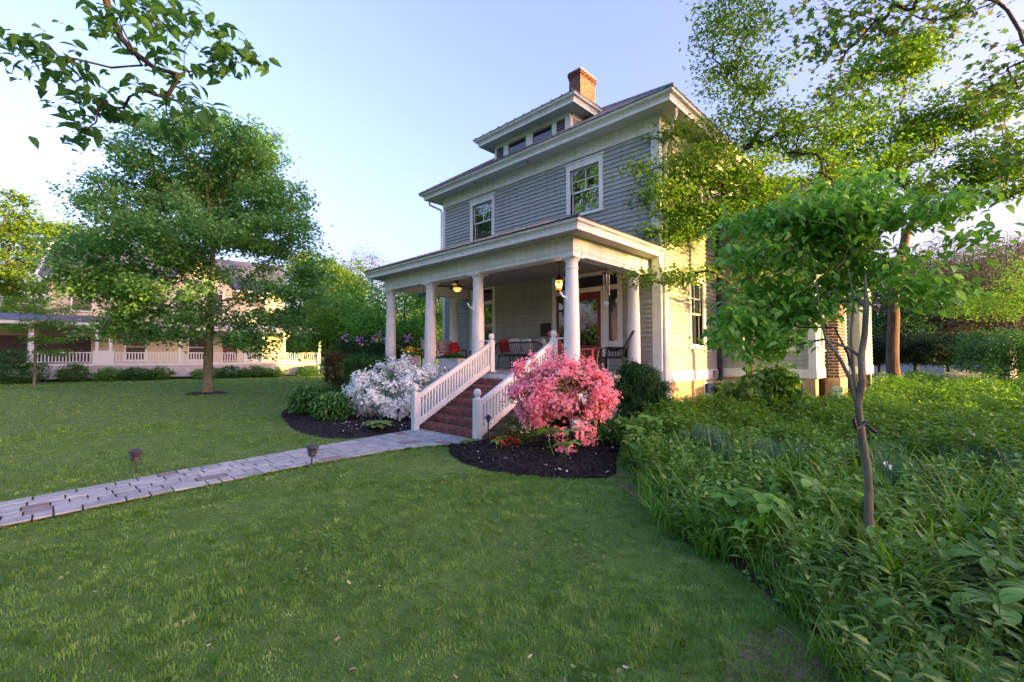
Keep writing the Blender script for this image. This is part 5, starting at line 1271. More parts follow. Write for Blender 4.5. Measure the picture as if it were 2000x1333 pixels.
r_ = np.random.default_rng(140)  # unseen hedge, added so the door glass mirrors dark leaves instead of bright sky
hp = np.column_stack([r_.uniform(-70, 25, 9000), r_.normal(-21, 1.2, 9000), r_.random(9000) ** .8 * (4.2 + 1.2 * np.sin(np.arange(9000)))]); hp[:, 2] = np.abs(hp[:, 2])
o = leaf_cloud('reflection_hedge', hp, r_.normal(0, 1, (9000, 3)), r_.normal(0, .6, (9000, 3)) + np.array([0, .8, .5]), .8, .8, LF['dark'], None, 'diamond', .2, r_); tag(o, 'tall unseen hedge added behind the viewpoint to darken the glass reflections', 'hedge', None, 'stuff')
# ------------------------------------------------------------------ flowering shrubs and garden plants
def blooms(parent, tips, centre, per, spread, size, m, name='blossoms', r=rng, cup=.35, flat=1.0):
    n = len(tips) * per; g_ = r.normal(0, 1, (n, 3)); g_[:, 2] *= flat; pos = np.repeat(tips, per, 0) + g_ * spread
    nr = unit(pos - centre) + r.normal(0, .45, (n, 3)) + np.array([0, 0, .35])
    return flowers(name, pos, nr, size, m, parent, 5, r, cup)

def azalea(name, base, blobs, label, petal, seed, n, per, size, leafn, spread, leafm):
    r = np.random.default_rng(seed); t = empty(name, base, label, 'shrub')
    tips = fill_blobs(blobs, n, .74, r, 3) if n > 100 else fill_blobs(blobs, n, .74, r); tips = tips[tips[:, 2] > .12]
    A, par, cnt = grow([base, (base[0], base[1], .2), (base[0] + .03, base[1], .45)], tips, .14, .03, .35, .025, r)
    wood('stems', A, par, cnt, .03, .0022, BARKD, t, 1.0)
    c = np.mean(tips, 0) - np.array([0, 0, .3])
    blooms(t, tips, c, per, spread, size, petal, 'blossoms', r)
    inner = fill_blobs([(b[0], tuple(np.array(b[1]) * .98)) for b in blobs], leafn, .45, r)
    foliage('leaves', inner[inner[:, 2] > .1], 8, .07, .052, .5, leafm, t, 'diamond', .8, 1.0, r)
    return t
azalea('pink_azalea', (-4.72, 6.2, 0.0), [B(1100, 765, 7.8, .82, .45, 8), B(1050, 775, 7.7, .5, .38, 4), B(1150, 775, 7.8, .44, .38, 4), B(1080, 720, 7.9, .42, .25, 2.5), B(1140, 730, 7.9, .4, .2, 2), B(1040, 820, 7.6, .22, .16, .9), B(1108, 858, 7.45, .36, .2, 1.0), B(1075, 875, 7.35, .18, .12, .35), B(1145, 850, 7.4, .2, .12, .4), B(1027, 700, 7.95, .10, .10, .25), B(1005, 728, 7.9, .10, .14, .3), B(1085, 690, 8.0, .12, .1, .2), B(1165, 705, 8.0, .1, .06, .12)],
       'large round azalea covered in pink blossom right of the steps', PINK, 201, 800, 11, .028, 520, .05, LF['box'])
azalea('white_azalea', (-10.5, 6.35, 0.0), [B(765, 765, 11.6, .95, .5, 8), B(715, 765, 11.6, .5, .45, 4), B(820, 745, 11.5, .5, .34, 3.5), B(750, 725, 11.8, .3, .2, 1), B(785, 715, 11.9, .35, .22, 1.5), B(710, 800, 11.4, .28, .2, 1), B(775, 805, 11.2, .3, .22, 1), B(774, 803, 10.9, .1, .1, .25), B(690, 770, 11.5, .25, .2, .8), B(845, 735, 11.6, .3, .2, 1)],
       'wide white flowering azalea left of the steps', WHT, 202, 760, 10, .034, 560, .058, LF['box'])
azalea('red_azalea', (-5.74, 5.78, 0.0), [((-5.78, 5.74, .22), (.26, .2, .10)), ((-5.52, 5.62, .16), (.2, .16, .07))], 'low azalea with bright red flowers beside the bottom step', REDP, 203, 60, 4, .022, 40, .03, LF['box'])
shrub('small_shrub', 1010, 850, 8.3, [B(1005, 838, 8.25, .22, .2), B(1020, 850, 8.1, .2, .14)], 'small green shrub between the steps and the pink azalea', LF['weed'], 204, 60, 14, .05)
shrub('boxwood', 1250, 829, 10.3, [B(1245, 745, 10.3, .42, .42), B(1220, 775, 10.2, .38, .42), B(1275, 780, 10.3, .36, .42), B(1250, 795, 10.2, .52, .34), B(1290, 745, 10.4, .18, .2), B(1240, 728, 10.3, .25, .22)], 'dense dark green boxwood at the corner of the porch', LF['boxd'], 205, 760, 46, .05, .5, .05, r0=.05, shell=.55, clump=4)
for u, vb, d, hw, hh, lab, sd in ((603, 818, 12.35, .50, .38, 'bushy peony plant at the outer end of the mulch bed', 206), (652, 832, 11.2, .44, .33, 'bushy peony plant nearer the white azalea', 207)):
    b = tuple(float(c) for c in spot(u, vb, d)); b = (b[0], b[1], 0.02)
    c = np.array([b[0], b[1], hh * 1.0 + .06])
    t = tree('peony', b, [b, (b[0], b[1], .08), (b[0], b[1], .2)], [(c, (hw, hw, hh)), (c + np.array([.1, -.05, .12]), (hw * .6, hw * .6, hh * .8))], 130, 14, .02, .004, LF['peony'], LF['peony'], lab, 'plant', 'peony plants in the mulch bed', spread=.07, L=.13, W=.36, first=.0, seed=sd, shell=.6, seg=.12, flat=.7, droop=.35)
shrub('grass_tuft_shrub', 632, 790, 12.6, [B(640, 770, 12.6, .35, .25)], 'wispy green perennial behind the two peonies', LF['box'], 208, 60, 14, .09, .2)
shrub('barberry', 662, 780, 17, [B(662, 720, 17, .62, .62), B(650, 700, 17, .4, .3), B(668, 750, 16.8, .45, .35)], 'dark bronze leaved shrub left of the porch end', LF['plum'], 209, 260, 26, .075, .5, .09, r0=.04)
shrub('yew_bush', 715, 770, 14.8, [B(712, 712, 14.8, .62, .35), B(690, 720, 14.8, .42, .42), B(742, 712, 14.6, .4, .3), B(715, 740, 14.6, .6, .4)], 'clipped bright green yew bush behind the white azalea', LF['box'], 210, 420, 30, .06, .4, .07, r0=.04)
r_ = np.random.default_rng(211)
t = shrub('rhododendron', 730, 760, 18.5, [B(700, 680, 18.5, .95, .55), B(775, 685, 18.2, .95, .55), B(740, 700, 18.0, 1.1, .55)], 'tall rhododendron with lilac flowers beyond the corner column', LF['dark'], 211, 320, 26, .12, .36, .12, r0=.05)
fp = np.array([spot(u, v, 17.5) for u, v in ((672, 658), (700, 662), (733, 660), (742, 654), (751, 664), (765, 655), (795, 662), (803, 660), (830, 662), (712, 668))])
flowers('flower_heads', np.repeat(fp, 9, 0) + r_.normal(0, .075, (len(fp) * 9, 3)), r_.normal(0, .6, (len(fp) * 9, 3)) + np.array([.5, -.5,   .6]), .05, PURP, t, 5, r_)
# planters' plants
r_ = np.random.default_rng(220); tp = np.array([[-10.62, 8.36, PF + .36]]) + np.column_stack([r_.uniform(-.42, .42, 40), r_.uniform(-.1, .1, 40), r_.uniform(0, .10, 40)])
foliage('geranium_leaves', tp, 8, .04, .07, .9, LF['box'], PLANTER, 'ovate', .6, 1, r_)
fp = np.array([[-10.36, 8.3, PF + .52], [-10.72, 8.32, PF + .47], [-10.9, 8.36, PF + .46]]); fl = flowers('geranium_blooms', np.repeat(fp, 14, 0) + r_.normal(0, .035, (42, 3)), r_.normal(0, .6, (42, 3)) + np.array([0, -.2, .6]), .028, REDP, PLANTER, 5, r_)
MB().tube([tuple(fp[0]), (-10.38, 8.34, PF + .33)], .005, 5).tube([tuple(fp[1]), (-10.7, 8.36, PF + .33)], .005, 5).tube([tuple(fp[2]), (-10.88, 8.36, PF + .33)], .005, 5).build('stems', LF['box'], PLANTER)
tp = np.array([[-12.55, 8.22, PF + .46]]) + r_.normal(0, 1, (40, 3)) * np.array([.11, .11, .06]); foliage('leaves', tp, 8, .04, .07, .5, LF['lime'], SQP, 'diamond', .7, 1, r_)
fp = np.array([[-12.58, 8.18, PF + .60]]) + r_.normal(0, 1, (60, 3)) * np.array([.12, .12, .055]); flowers('blooms', fp, r_.normal(0, .5, (60, 3)) + np.array([.3, -.3, .7]), .035, YEL, SQP, 5, r_)

def rosette(name, base, n, L, W, label, leafm, seed, cat='plant', group=None, rise=.75):
    """broad ribbed leaves arching out of one crown (hosta)"""
    r = np.random.default_rng(seed); t = empty(name, base, label, cat, group)
    V = []; F = []
    for i in range(n):
        ring = i / n; a = i * 2.4 + r.uniform(-.2, .2); el = rise * (1 - ring) + .25; l = L * (.7 + .45 * ring) * r.uniform(.85, 1.1); w = W * (.75 + .35 * ring)
        d = np.array([math.cos(a), math.sin(a), 0]); s = np.array([-math.sin(a), math.cos(a), 0]); z = np.array([0, 0, 1.]); p = np.array(base) + d * .03; th = el + .35; b0 = len(V)
        for k in range(8):
            tt = k / 7; ww = w * (.12 if tt < .15 else math.sin(math.pi * min(1, (tt - .12) / .9)) ** .7 * .5 if tt < 1 else .0)
            for q, up in ((-1, .22), (0, 0), (1, .22)): V.append(p + s * ww * q + z * ww * up * .8)
            p = p + (d * math.cos(th) + z * math.sin(th)) * l / 7; th -= (el + .75) / 6
        for k in range(7):
            for c in (0, 1): F.append((b0 + k * 3 + c, b0 + k * 3 + c + 1, b0 + k * 3 + 4 + c, b0 + k * 3 + 3 + c))
    put('leaves', np_mesh('leaves', np.array(V), np.array(F), smooth=True), leafm, t); return t
rosette('hosta', (-9.05, 5.10, .07), 36, .36, .17, 'lime green hosta in the mulch left of the path', LF['hosta'], 231, group='lime hostas by the steps', rise=1.15)
rosette('hosta', (-6.36, 5.44, .03), 16, .22, .12, 'lime green hosta at the foot of the right newel post', LF['hosta'], 232, group='lime hostas by the steps', rise=1.15)

shrub('leafy_perennial', 1185, 862, 8.3, [B(1185, 838, 8.3, .30, .22), B(1215, 850, 8.4, .28, .2)], 'leafy green perennial at the shaded side of the pink azalea', LF['peony'], 233, 120, 14, .10, .4, .08)
shrub('leafy_perennial', 1250, 870, 9.0, [B(1240, 838, 8.9, .32, .2), B(1275, 832, 9.2, .3, .2)], 'leafy green perennial at the foot of the boxwood', LF['palm'], 234, 110, 14, .11, .45, .08)
def palmate(name, base, heads, label, leafm, seed, L=.22, W=.11, nl=6, group=None):
    """tall stalks each with a wheel of broad leaflets"""
    r = np.random.default_rng(seed); t = empty(name, base, label, 'plant', group); m = MB(); V = []; F = []
    for hx, hy, hz in heads:
        c = np.array([base[0] + hx, base[1] + hy, base[2] + hz]); m.tube([(base[0] + hx * .5, base[1] + hy * .5, base[2]), (c[0] - hx * .1, c[1] - hy * .1, c[2] * .6), tuple(c)], .006, 6)
        tilt = np.array([r.normal(0, .25), r.normal(0, .25), 1.0]); a0 = r.uniform(0, 6)
        for i in range(nl):
            a = a0 + i * 2 * math.pi / nl; d = np.array([math.cos(a), math.sin(a), 0]); d = d - tilt * (d @ tilt) / (tilt @ tilt); d /= np.linalg.norm(d); s = np.cross(tilt, d); s /= np.linalg.norm(s); l = L * r.uniform(.75, 1.15); b0 = len(V)
            p = c.copy(); th = .25
            for k in range(7):
                tt = k / 6; ww = W * (.10 + .95 * math.sin(math.pi * min(1, tt * .98) ** 1.5) ** .8) * .5 if tt < 1 else .004
                for q, up in ((-1, .3), (0, 0), (1, .3)): V.append(p + s * ww * q + np.array([0, 0, ww * up]))
                p = p + (d * math.cos(th) + np.array([0, 0, 1.]) * math.sin(th)) * l / 6; th -= .16
            for k in range(6):
                for cc in (0, 1): F.append((b0 + k * 3 + cc, b0 + k * 3 + cc + 1, b0 + k * 3 + 4 + cc, b0 + k * 3 + 3 + cc))
    o = m.build('stalks', leafm, t); o['kind'] = 'stuff'; put('leaves', np_mesh('leaves', np.array(V), np.array(F), smooth=True), leafm, t); return t
palmate('mayapple', (-5.40, 5.18, .06), [(0, 0, .20), (.06, .08, .26)], 'pale variegated foliage plant in the mulch before the red azalea', LF['hosta'], 240, .14, .055, 6)
palmate('mayapple', (-4.35, 5.55, .09), [(-.22, -.05, .40), (.10, .02, .42), (.22, -.12, .26)], 'umbrella leaved plant drooping below the pink azalea', LF['near'], 241, .22, .11, 5)
palmate('mayapple', (-4.05, 7.35, .05), [(-.1, 0, .42), (.22, .1, .50), (.05, -.2, .36)], 'umbrella leaved plant between the pink azalea and boxwood', LF['near'], 242, .24, .12, 6)
palmate('rodgersia', tuple(S(1470, 1090, 3.75)[:2]) + (0.0,), [(-.05, -.08, .30), (.14, .0, .42), (-.2, .08, .40), (.02, .16, .46)], 'pale plant of broad spoon leaflets at the lawn edge of the bed', LF['near'], 243, .21, .095, 6)
palmate('rodgersia', tuple(S(1650, 1010, 4.0)[:2]) + (0.0,), [(0, 0, .44), (-.24, .05, .46)], 'broad spoon leaved plant just left of the sapling trunk', LF['near'], 244, .21, .095, 6)
palmate('rodgersia', tuple(S(1955, 1262, 2.45)[:2]) + (0.0,), [(0, 0, .30), (.15, .1, .38)], 'large spoon leaved plant in the bottom right corner', LF['palm'], 245, .24, .10, 6)
palmate('rodgersia', tuple(S(1930, 1150, 2.9)[:2]) + (0.0,), [(0, 0, .36), (.22, .02, .34), (-.1, .12, .34)], 'spoon leaved plant half hidden at the right edge', LF['palm'], 246, .15, .07, 5)
palmate('rodgersia', tuple(S(1920, 1330, 2.25)[:2]) + (0.0,), [(0, 0, .12), (-.2, .1, .16)], 'low dark palmate plant at the very bottom right', LF['weed'], 247, .18, .08, 6)

# ------------------------------------------------------------------ the planting bed: masses nobody could count
r_ = np.random.default_rng(300)
ZA = [(-3.4, 5.9), (-2.58, 5.11), (-2.2, 4.56), (-1.74, 3.97), (-1.1, 3.75), (0.2, 3.9), (3.2, 5.5), (4.2, 8.5), (1.5, 9.0), (-1.0, 8.8), (-3.0, 8.4), (-4.0, 7.2)]
P = scatter(ZA, 420, r_)
def z0(P): return np.column_stack([P, np.full(len(P), .008)])
o = straps('daylily_foliage', z0(P[:170]), 26, .55, .021, LF['strap'], None, 1.35, r_, 6, kind='stuff')
o = straps('daylily_tufts', z0(P[340:]), 30, .42, .019, LF['strap'], None, .8, r_, 5, kind='stuff')
edge = np.array([(-3.4, 6.0), (-3.0, 5.6), (-2.6, 5.15), (-2.4, 4.9), (-2.2, 4.6), (-2.0, 4.3), (-1.8, 4.1), (-1.5, 3.95)])
o = straps('daylily_edging', z0(np.repeat(edge, 4, 0) + r_.normal(0, .13, (32, 2)) + np.array([.04, .06])), 22, .34, .016, LF['strap'], None, 1.3, r_, 5, kind='stuff')
BC = np.array([S(u, v, d)[:2] for u, v, d in ((1500, 940, 6.0), (1460, 930, 6.2), (1530, 930, 6.2), (1380, 880, 7.6), (1410, 900, 7), (1900, 900, 5.9), (1870, 880, 6.4), (1930, 870, 6.3), (1960, 900, 5.8), (1800, 880, 6.8), (1700, 900, 6.2), (1350, 900, 7.2), (1960, 830, 8), (1850, 830, 8.5), (1740, 960, 5.2))])
o = straps('daffodil_foliage', z0(np.repeat(BC, 5, 0) + r_.normal(0, .13, (len(BC) * 5, 2))), 26, .50, .015, LF['blue'], None, .45, r_, 4, stiff=.45, kind='stuff')
# white daffodil blooms among them
fp = np.array([S(u, v, d) for u, v, d in ((1730, 905, 5.2), (1742, 912, 5.1), (1900, 850, 6.2), (1962, 840, 6.6), (1568, 878, 6.6), (1480, 880, 6.8))])
o = flowers('daffodil_blooms', np.repeat(fp, 2, 0) + r_.normal(0, .012, (len(fp) * 2, 3)), r_.normal(0, .5, (len(fp) * 2, 3)) + np.array([.4, -.6, .4]), .024, WHT, None, 6, r_); o['kind'] = 'stuff'
m = MB()
for p in fp: m.tube([tuple(p), (p[0] + .04, p[1] + .03, .02)], .004, 4)
o = m.build('daffodil_stems', LF['blue']); o['kind'] = 'stuff'
# leafy ground cover towards the back
def cover(name, P, hmin, hmax, L, W, m, seed):
    r = np.random.default_rng(seed); n = len(P); z = hmin + (hmax - hmin) * r.random(n) ** .7
    z = z * (.45 + .75 * (.5 + .5 * np.sin(P[:, 0] * 3.1 + 1.7 * np.sin(P[:, 1] * 2.3))) * (.4 + .6 * np.sin(P[:, 1] * 2.7 + .8 * np.sin(P[:, 0] * 1.9)) ** 2) + .25 * (np.sin(P[:, 0] * .9) * np.cos(P[:, 1] * .7)))
    a = r.random(n) * 2 * np.pi; ax = np.stack([np.cos(a), np.sin(a), r.normal(.1, .35, n)], 1); nr = np.stack([r.normal(0, .55, n), r.normal(0, .55, n), np.ones(n)], 1)
    o = leaf_cloud(name, np.column_stack([P, z]), ax, nr, L, W, m, None, 'diamond', .25, r); o['kind'] = 'stuff'; return o
ZB = [(-5.45, 11.4), (-4.9, 10), (-4.4, 7.9), (-3.2, 9.2), (-1.0, 10.6), (4.5, 12.0), (4.5, 30), (-1.4, 34), (-2.2, 20), (-2.4, 15.2), (-5.4, 15.2)]
ZB1 = [(-5.45, 11.4), (-4.9, 10), (-4.4, 7.7), (-3.0, 8.0), (-1.0, 8.4), (3.0, 8.6), (4.0, 15.2), (-5.4, 15.2)]
cover('ground_cover', scatter(ZB1, 60000, r_), .05, .62, .09, .55, LF['cover'], 301)
cover('ground_cover', scatter([(-2.2, 15), (4.0, 15), (5.5, 32), (-1.6, 34), (-2.2, 24)], 60000, r_), .06, .75, .12, .55, LF['cover'], 302)
cover('ground_cover', scatter([(-4.4, 7.6), (-3.55, 6.0), (-3.15, 5.7), (-2.9, 8.6), (-4.9, 9.2)], 9000, r_), .04, .36, .075, .55, LF['weed'], 303)
cover('ground_cover', scatter(ZA, 9000, r_), .03, .16, .06, .6, LF['weed'], 304)
# upright leafy weeds close to the photographer
def weeds(name, P, h, pairs, L, W, m, seed):
    r = np.random.default_rng(seed); n = len(P); H = h * r.uniform(.5, 1.2, n); ln = r.normal(0, .22, (n, 2)); pos = []; ax = []; mb = MB()
    for i in range(n):
        top = np.array([P[i, 0] + ln[i, 0] * H[i], P[i, 1] + ln[i, 1] * H[i], H[i]]); b = np.array([P[i, 0], P[i, 1], .01])
        mb.tube([tuple(b), tuple((b + top) / 2 + np.array([0, 0, .02])), tuple(top)], [.003, .0025, .0015], 4, cap=False)
        for k in range(pairs):
            t = .25 + .75 * k / (pairs - 1); a = r.uniform(0, .8) + k * 1.57
            for s in (0, math.pi): pos.append(b + (top - b) * t); ax.append((math.cos(a + s), math.sin(a + s), .35 + .5 * (t > .9)))
    o = leaf_cloud(name, np.array(pos), np.array(ax), np.tile(np.array([[0, 0, 1.]]), (len(pos), 1)) + r.normal(0, .25, (len(pos), 3)), L, W, m, None, 'ovate', .3, r); o['kind'] = 'stuff'
    o = mb.build(name + '_stems', m); o['kind'] = 'stuff'
weeds('bed_perennials', scatter(ZA, 520, r_), .44, 8, .10, .42, LF['palm'], 307)
weeds('bed_undergrowth', scatter(ZA, 520, r_), .34, 6, .12, .5, LF['weed'], 309)
weeds('cover_sprigs', scatter(ZB1, 1300, r_), .50, 6, .09, .42, LF['cover'], 308)
ZC = [(-1.2, 3.7), (-.8, 3.35), (-.45, 3.05), (-.40, 2.5), (-.15, 1.9), (.4, 1.3), (1.6, 1.6), (2.8, 4.2), (1.5, 4.6), (.1, 4.1)]
weeds('leafy_weeds', scatter(ZC, 430, r_), .36, 7, .082, .36, LF['weed'], 305)
cover('low_weeds', scatter(ZC, 5200, r_), .015, .12, .06, .7, LF['weed'], 306)
straps('coarse_grass', z0(scatter([(-1.6, 3.95), (-.8, 3.3), (-.45, 2.7), (-.2, 2.2), (.2, 2.2), (.1, 3.3), (-.8, 3.9)], 70, r_)), 16, .30, .007, LF['strap'], None, 1.1, r_, 4, kind='stuff')
# ------------------------------------------------------------------ lawn grass
def lawn_points(n, r0, r1, seed):
    r = np.random.default_rng(seed); a = R(-YAW) + r.uniform(-1.12, 1.05, n); q = r0 + (r1 - r0) * r.random(n) ** 1.0
    P = np.column_stack([np.sin(a) * q, np.cos(a) * q])
    bad = np.zeros(n, bool)
    for poly in ([*PU, *reversed(PLo)], BEDL2, BEDR2, GC, [(-13.8, 7.8), (-5.7, 7.8), (-5.5, 11.4), (-2.8, 15), (-2.8, 23), (-15.1, 23), (-15.1, 11.3), (-13.8, 11.3)]):
        bad |= in_poly(P, poly)
    return P[~bad], q[~bad]
def blades(name, P, q, h, w, seed):
    r = np.random.default_rng(seed); n = len(P)
    # blades grow in tufts: neighbours lean alike and share a height
    cell = .05 + .006 * float(np.mean(q)); key = np.floor(P / cell).astype(np.int64); hsh = (key[:, 0] * 73856093 ^ key[:, 1] * 19349663) % 9973
    tab = r.random((9973, 2)); ta = tab[hsh, 0] * 2 * np.pi; th = .5 + .95 * tab[hsh, 1] ** 1.6
    a = ta + r.normal(0, .7, n); d = np.stack([np.cos(a), np.sin(a), np.zeros(n)], 1); s = np.stack([-d[:, 1], d[:, 0], np.zeros(n)], 1)
    patch = .8 + .35 * np.sin(P[:, 0] * 1.7 + 2 * np.sin(P[:, 1] * 1.1)) * np.cos(P[:, 1] * 1.3 + P[:, 0] * .4)
    H = (h * r.uniform(.55, 1.2, n) * patch * th)[:, None]; W = (w * r.uniform(.7, 1.3, n))[:, None]; lean = r.uniform(.2, 1.1, n)[:, None]
    b = np.column_stack([P, np.full(n, .001)]); m = b + np.array([0, 0, 1.]) * H * .55 + d * H * lean * .22; t = b + np.array([0, 0, 1.]) * H * (1 - .25 * lean) + d * H * lean * .8
    V = np.stack([b - s * W / 2, b + s * W / 2, m + s * W * .42, m - s * W * .42, t], 1).reshape(-1, 3); k = np.arange(n)[:, None] * 5
    o = put(name, np_mesh(name, V, k + np.array([0, 1, 2, 3]), k + np.array([3, 2, 4]), smooth=True), LF['grass']); o['kind'] = 'stuff'; return o
P, q = lawn_points(230000, 1.3, 6.5, 401); blades('grass', P, q, .038, .0036 * (1 + q / 7), 402)
P, q = lawn_points(140000, 6.0, 14.0, 403); blades('grass', P, q, .040, .0075 * (1 + q / 16), 404)
P, q = lawn_points(90000, 13.0, 40.0, 405); blades('grass', P, q, .055, .0018 * q, 406)
# longer tufts creeping over the path edges and into its joints
r_ = np.random.default_rng(407); yy = r_.uniform(-1.5, 5.3, 5200); e = r_.random(5200) < .5
xx = np.where(e, np.interp(yy, [p[1] for p in PU], [p[0] for p in PU]) - .015 + np.abs(r_.normal(0, .022, 5200)) * np.where(r_.random(5200) < .4, 1, -1), np.interp(yy, [p[1] for p in PLo], [p[0] for p in PLo]) + .015 - np.abs(r_.normal(0, .022, 5200)) * np.where(r_.random(5200) < .4, 1, -1))
blades('path_edge_grass', np.column_stack([xx, yy]), np.full(5200, 5.0), .060, .006, 408)
# clover and plantain patches, dry leaves
r_ = np.random.default_rng(410); P, q = lawn_points(26000, 1.3, 7.0, 411)
k = (np.sin(P[:, 0] * 2.3 + 1) * np.cos(P[:, 1] * 2.0) + r_.normal(0, .3, len(P))) > .75; P = P[k]; a = r_.random(len(P)) * 6.28
o = leaf_cloud('clover', np.column_stack([P, r_.uniform(.02, .04, len(P))]), np.stack([np.cos(a), np.sin(a), np.zeros(len(P))], 1), np.column_stack([r_.normal(0, .3, (len(P), 2)), np.ones(len(P))]), .030, .9, LF['weed'], None, 'ovate', .1, r_); o['kind'] = 'stuff'
P, q = lawn_points(150, 1.5, 9, 412); chips('dry_leaves', P, .028, .026, .5, leafmat('dry_leaf', (.30, .24, .15), (.52, .47, .36), (.25, .14, .06), trans=.1), 413, .35, .015)
# bare trodden strip between lawn and bed
sheet('bare_soil', [(-3.5, 5.9), (-3.38, 5.3), (-2.95, 5.0), (-2.5, 4.65), (-2.2, 4.25), (-1.95, 4.05), (-2.05, 4.35), (-2.5, 5.05), (-2.95, 5.5), (-3.3, 5.95)], .004, mat('trodden_soil', (.10, .09, .045), .95, .4, 12, bump=.7, bscale=70, col2=(.20, .18, .10)))
sheet('bare_soil', [(-.75, 3.2), (-.5, 2.9), (-.48, 2.55), (-.55, 2.2), (-.8, 2.3), (-.95, 2.65), (-.9, 3.0)], .004, MATS['trodden_soil'])
# ------------------------------------------------------------------ the cream house across the lawn
A0 = spot(75, 700, 29.0); B0 = spot(628, 700, 39.0)
_ang = math.atan2(B0[1] - A0[1], B0[0] - A0[0])
nb = empty('cream_house', (float(A0[0]), float(A0[1]), 0.0), 'cream house with dark blue roof and long white railed porch across the lawn', 'house', rz=_ang)
CREAM = mat('cream_siding', (.50, .52, .37), .7, .06, 2, stretch=(1, 1, 8)); NROOF = mat('slate_blue_roof', (.07, .085, .12), .55, .25, 3, bump=.2)
NW = mat('neighbour_white', (.62, .70, .66), .5, .06, 3)
# local frame: x along the porch, y away from us, z up
def LN(mb, name, m, parent=nb, **k): return mb.build(name, m, parent, local=True, **k)
LN(MB().box(-9, 17.1, 0, 2.6, 1.0, 1.16), 'porch_deck', NW)
LN(MB().box(-9, 17.0, .04, .08, .15, .999), 'porch_skirt', mat('neighbour_skirt', (.42, .45, .44), .7, .2, 3))
m = MB()
for i in range(28): x = 14.2 + i * .1; m.bar((x, .02, .2), (x + .8 if x + .8 < 17 else 17, .02, 1.0 if x + .8 < 17 else .2 + (17 - x)), .015, .03, up=(0, 1, 0)); m.bar((x + .8 if x + .8 < 17 else 17, .0, .2), (x, .0, 1.0 if x + .8 < 17 else .2 + (17 - x)), .015, .03, up=(0, 1, 0))
o = LN(m, 'lattice', NW); o['kind'] = 'stuff'
def railing(x0, x1):
    rl = LN(MB().box(x0, x1, .08, .16, 1.86, 1.93).box(x0, x1, .09, .15, 1.24, 1.29), 'porch_railing', NW)
    m = MB(); x = x0 + .08
    while x < x1 - .04: m.box(x - .03, x + .03, .10, .14, 1.291, 1.859); x += .165
    o = LN(m, 'balusters', NW, rl); o['kind'] = 'stuff'
for a, b in ((-8.5, -3.5), (-.3, 2.5), (3.7, 7.2), (7.4, 11.4), (11.5, 14.2), (14.3, 16.95)): railing(a, b)
LN(MB().box(2.55, 3.65, .02, .5, 1.161, 2.02), 'pedestal', NW)
for x in (-6.0, -3.4, -.4): LN(MB().lathe([(.22, 1.161), (.22, 1.3), (.17, 1.32), (.14, 3.5), (.2, 3.55), (.2, 3.7)], (x, .2, 0), 14), 'porch_column', NW, smooth=True)
for x in (2.75, 3.45, 7.3, 11.45, 14.25, 17.0): LN(MB().box(x - .08, x + .08, .05, .21, 1.161, 3.6), 'porch_post', NW)
LN(MB().box(-9, 3.8, -.35, 2.6, 3.70, 3.95), 'porch_cornice', NW)
LN(MB().add([(-9, -.45, 3.952), (3.9, -.45, 3.952), (3.9, 2.7, 4.55), (-9, 2.7, 4.55)], [(0, 1, 2, 3)]), 'porch_roof', NROOF)
LN(MB().box(3.801, 17.3, -.2, 2.6, 3.6, 3.78), 'porch_cornice', NW)
LN(MB().add([(3.8, -.3, 3.782), (17.4, -.3, 3.782), (17.4, 2.7, 4.3), (3.8, 2.7, 4.3)], [(0, 1, 2, 3)]), 'porch_roof', mat('neighbour_white_roof', (.5, .5, .52), .5, .1, 2))
for x in (16.85, 14.4): LN(MB().tube([(x, .13, 3.1), (x - .25 if x > 15 else x + .25, .13, 3.45), (x - .5 if x > 15 else x + .5, .13, 3.58)], .04, 6), 'bracket', NW)
LN(MB().box(-3.2, 2.3, 1.2, 1.3, 1.17, 3.0), 'porch_screen', mat('dark_screen', (.03, .025, .022), .8))
# body
LN(MB().box(-9, -.11, 2.7, 8.5, .2, 4.1), 'side_wall', CREAM)
LN(MB().add([(-9.3, 2.3, 4.2), (-.11, 2.3, 4.2), (-.11, 5.5, 4.7), (-9.3, 5.5, 4.7), (-.11, 8.9, 4.2), (-9.3, 8.9, 4.2)], [(0, 1, 2, 3), (3, 2, 4, 5)]), 'side_roof', NROOF)
LN(MB().box(-.1, 14.6, 2.7, 10.5, .2, 7.3), 'wall', CREAM)
LN(MB().add([(-.6, 2.1, 7.1), (15.0, 2.1, 7.1), (15.0, 6.6, 10.3), (-.6, 6.6, 10.3), (-.6, 11.1, 7.1), (15.0, 11.1, 7.1)], [(0, 1, 2, 3), (3, 2, 5, 4), (0, 3, 4), (1, 5, 2)]), 'roof', NROOF)
LN(MB().bar((-.65, 2.05, 7.08), (-.65, 6.6, 10.33), .12, .22).bar((-.65, 11.1, 7.08), (-.65, 6.6, 10.33), .12, .22).box(-.6, 15.0, 2.0, 2.12, 6.95, 7.1), 'rake_board', NW)
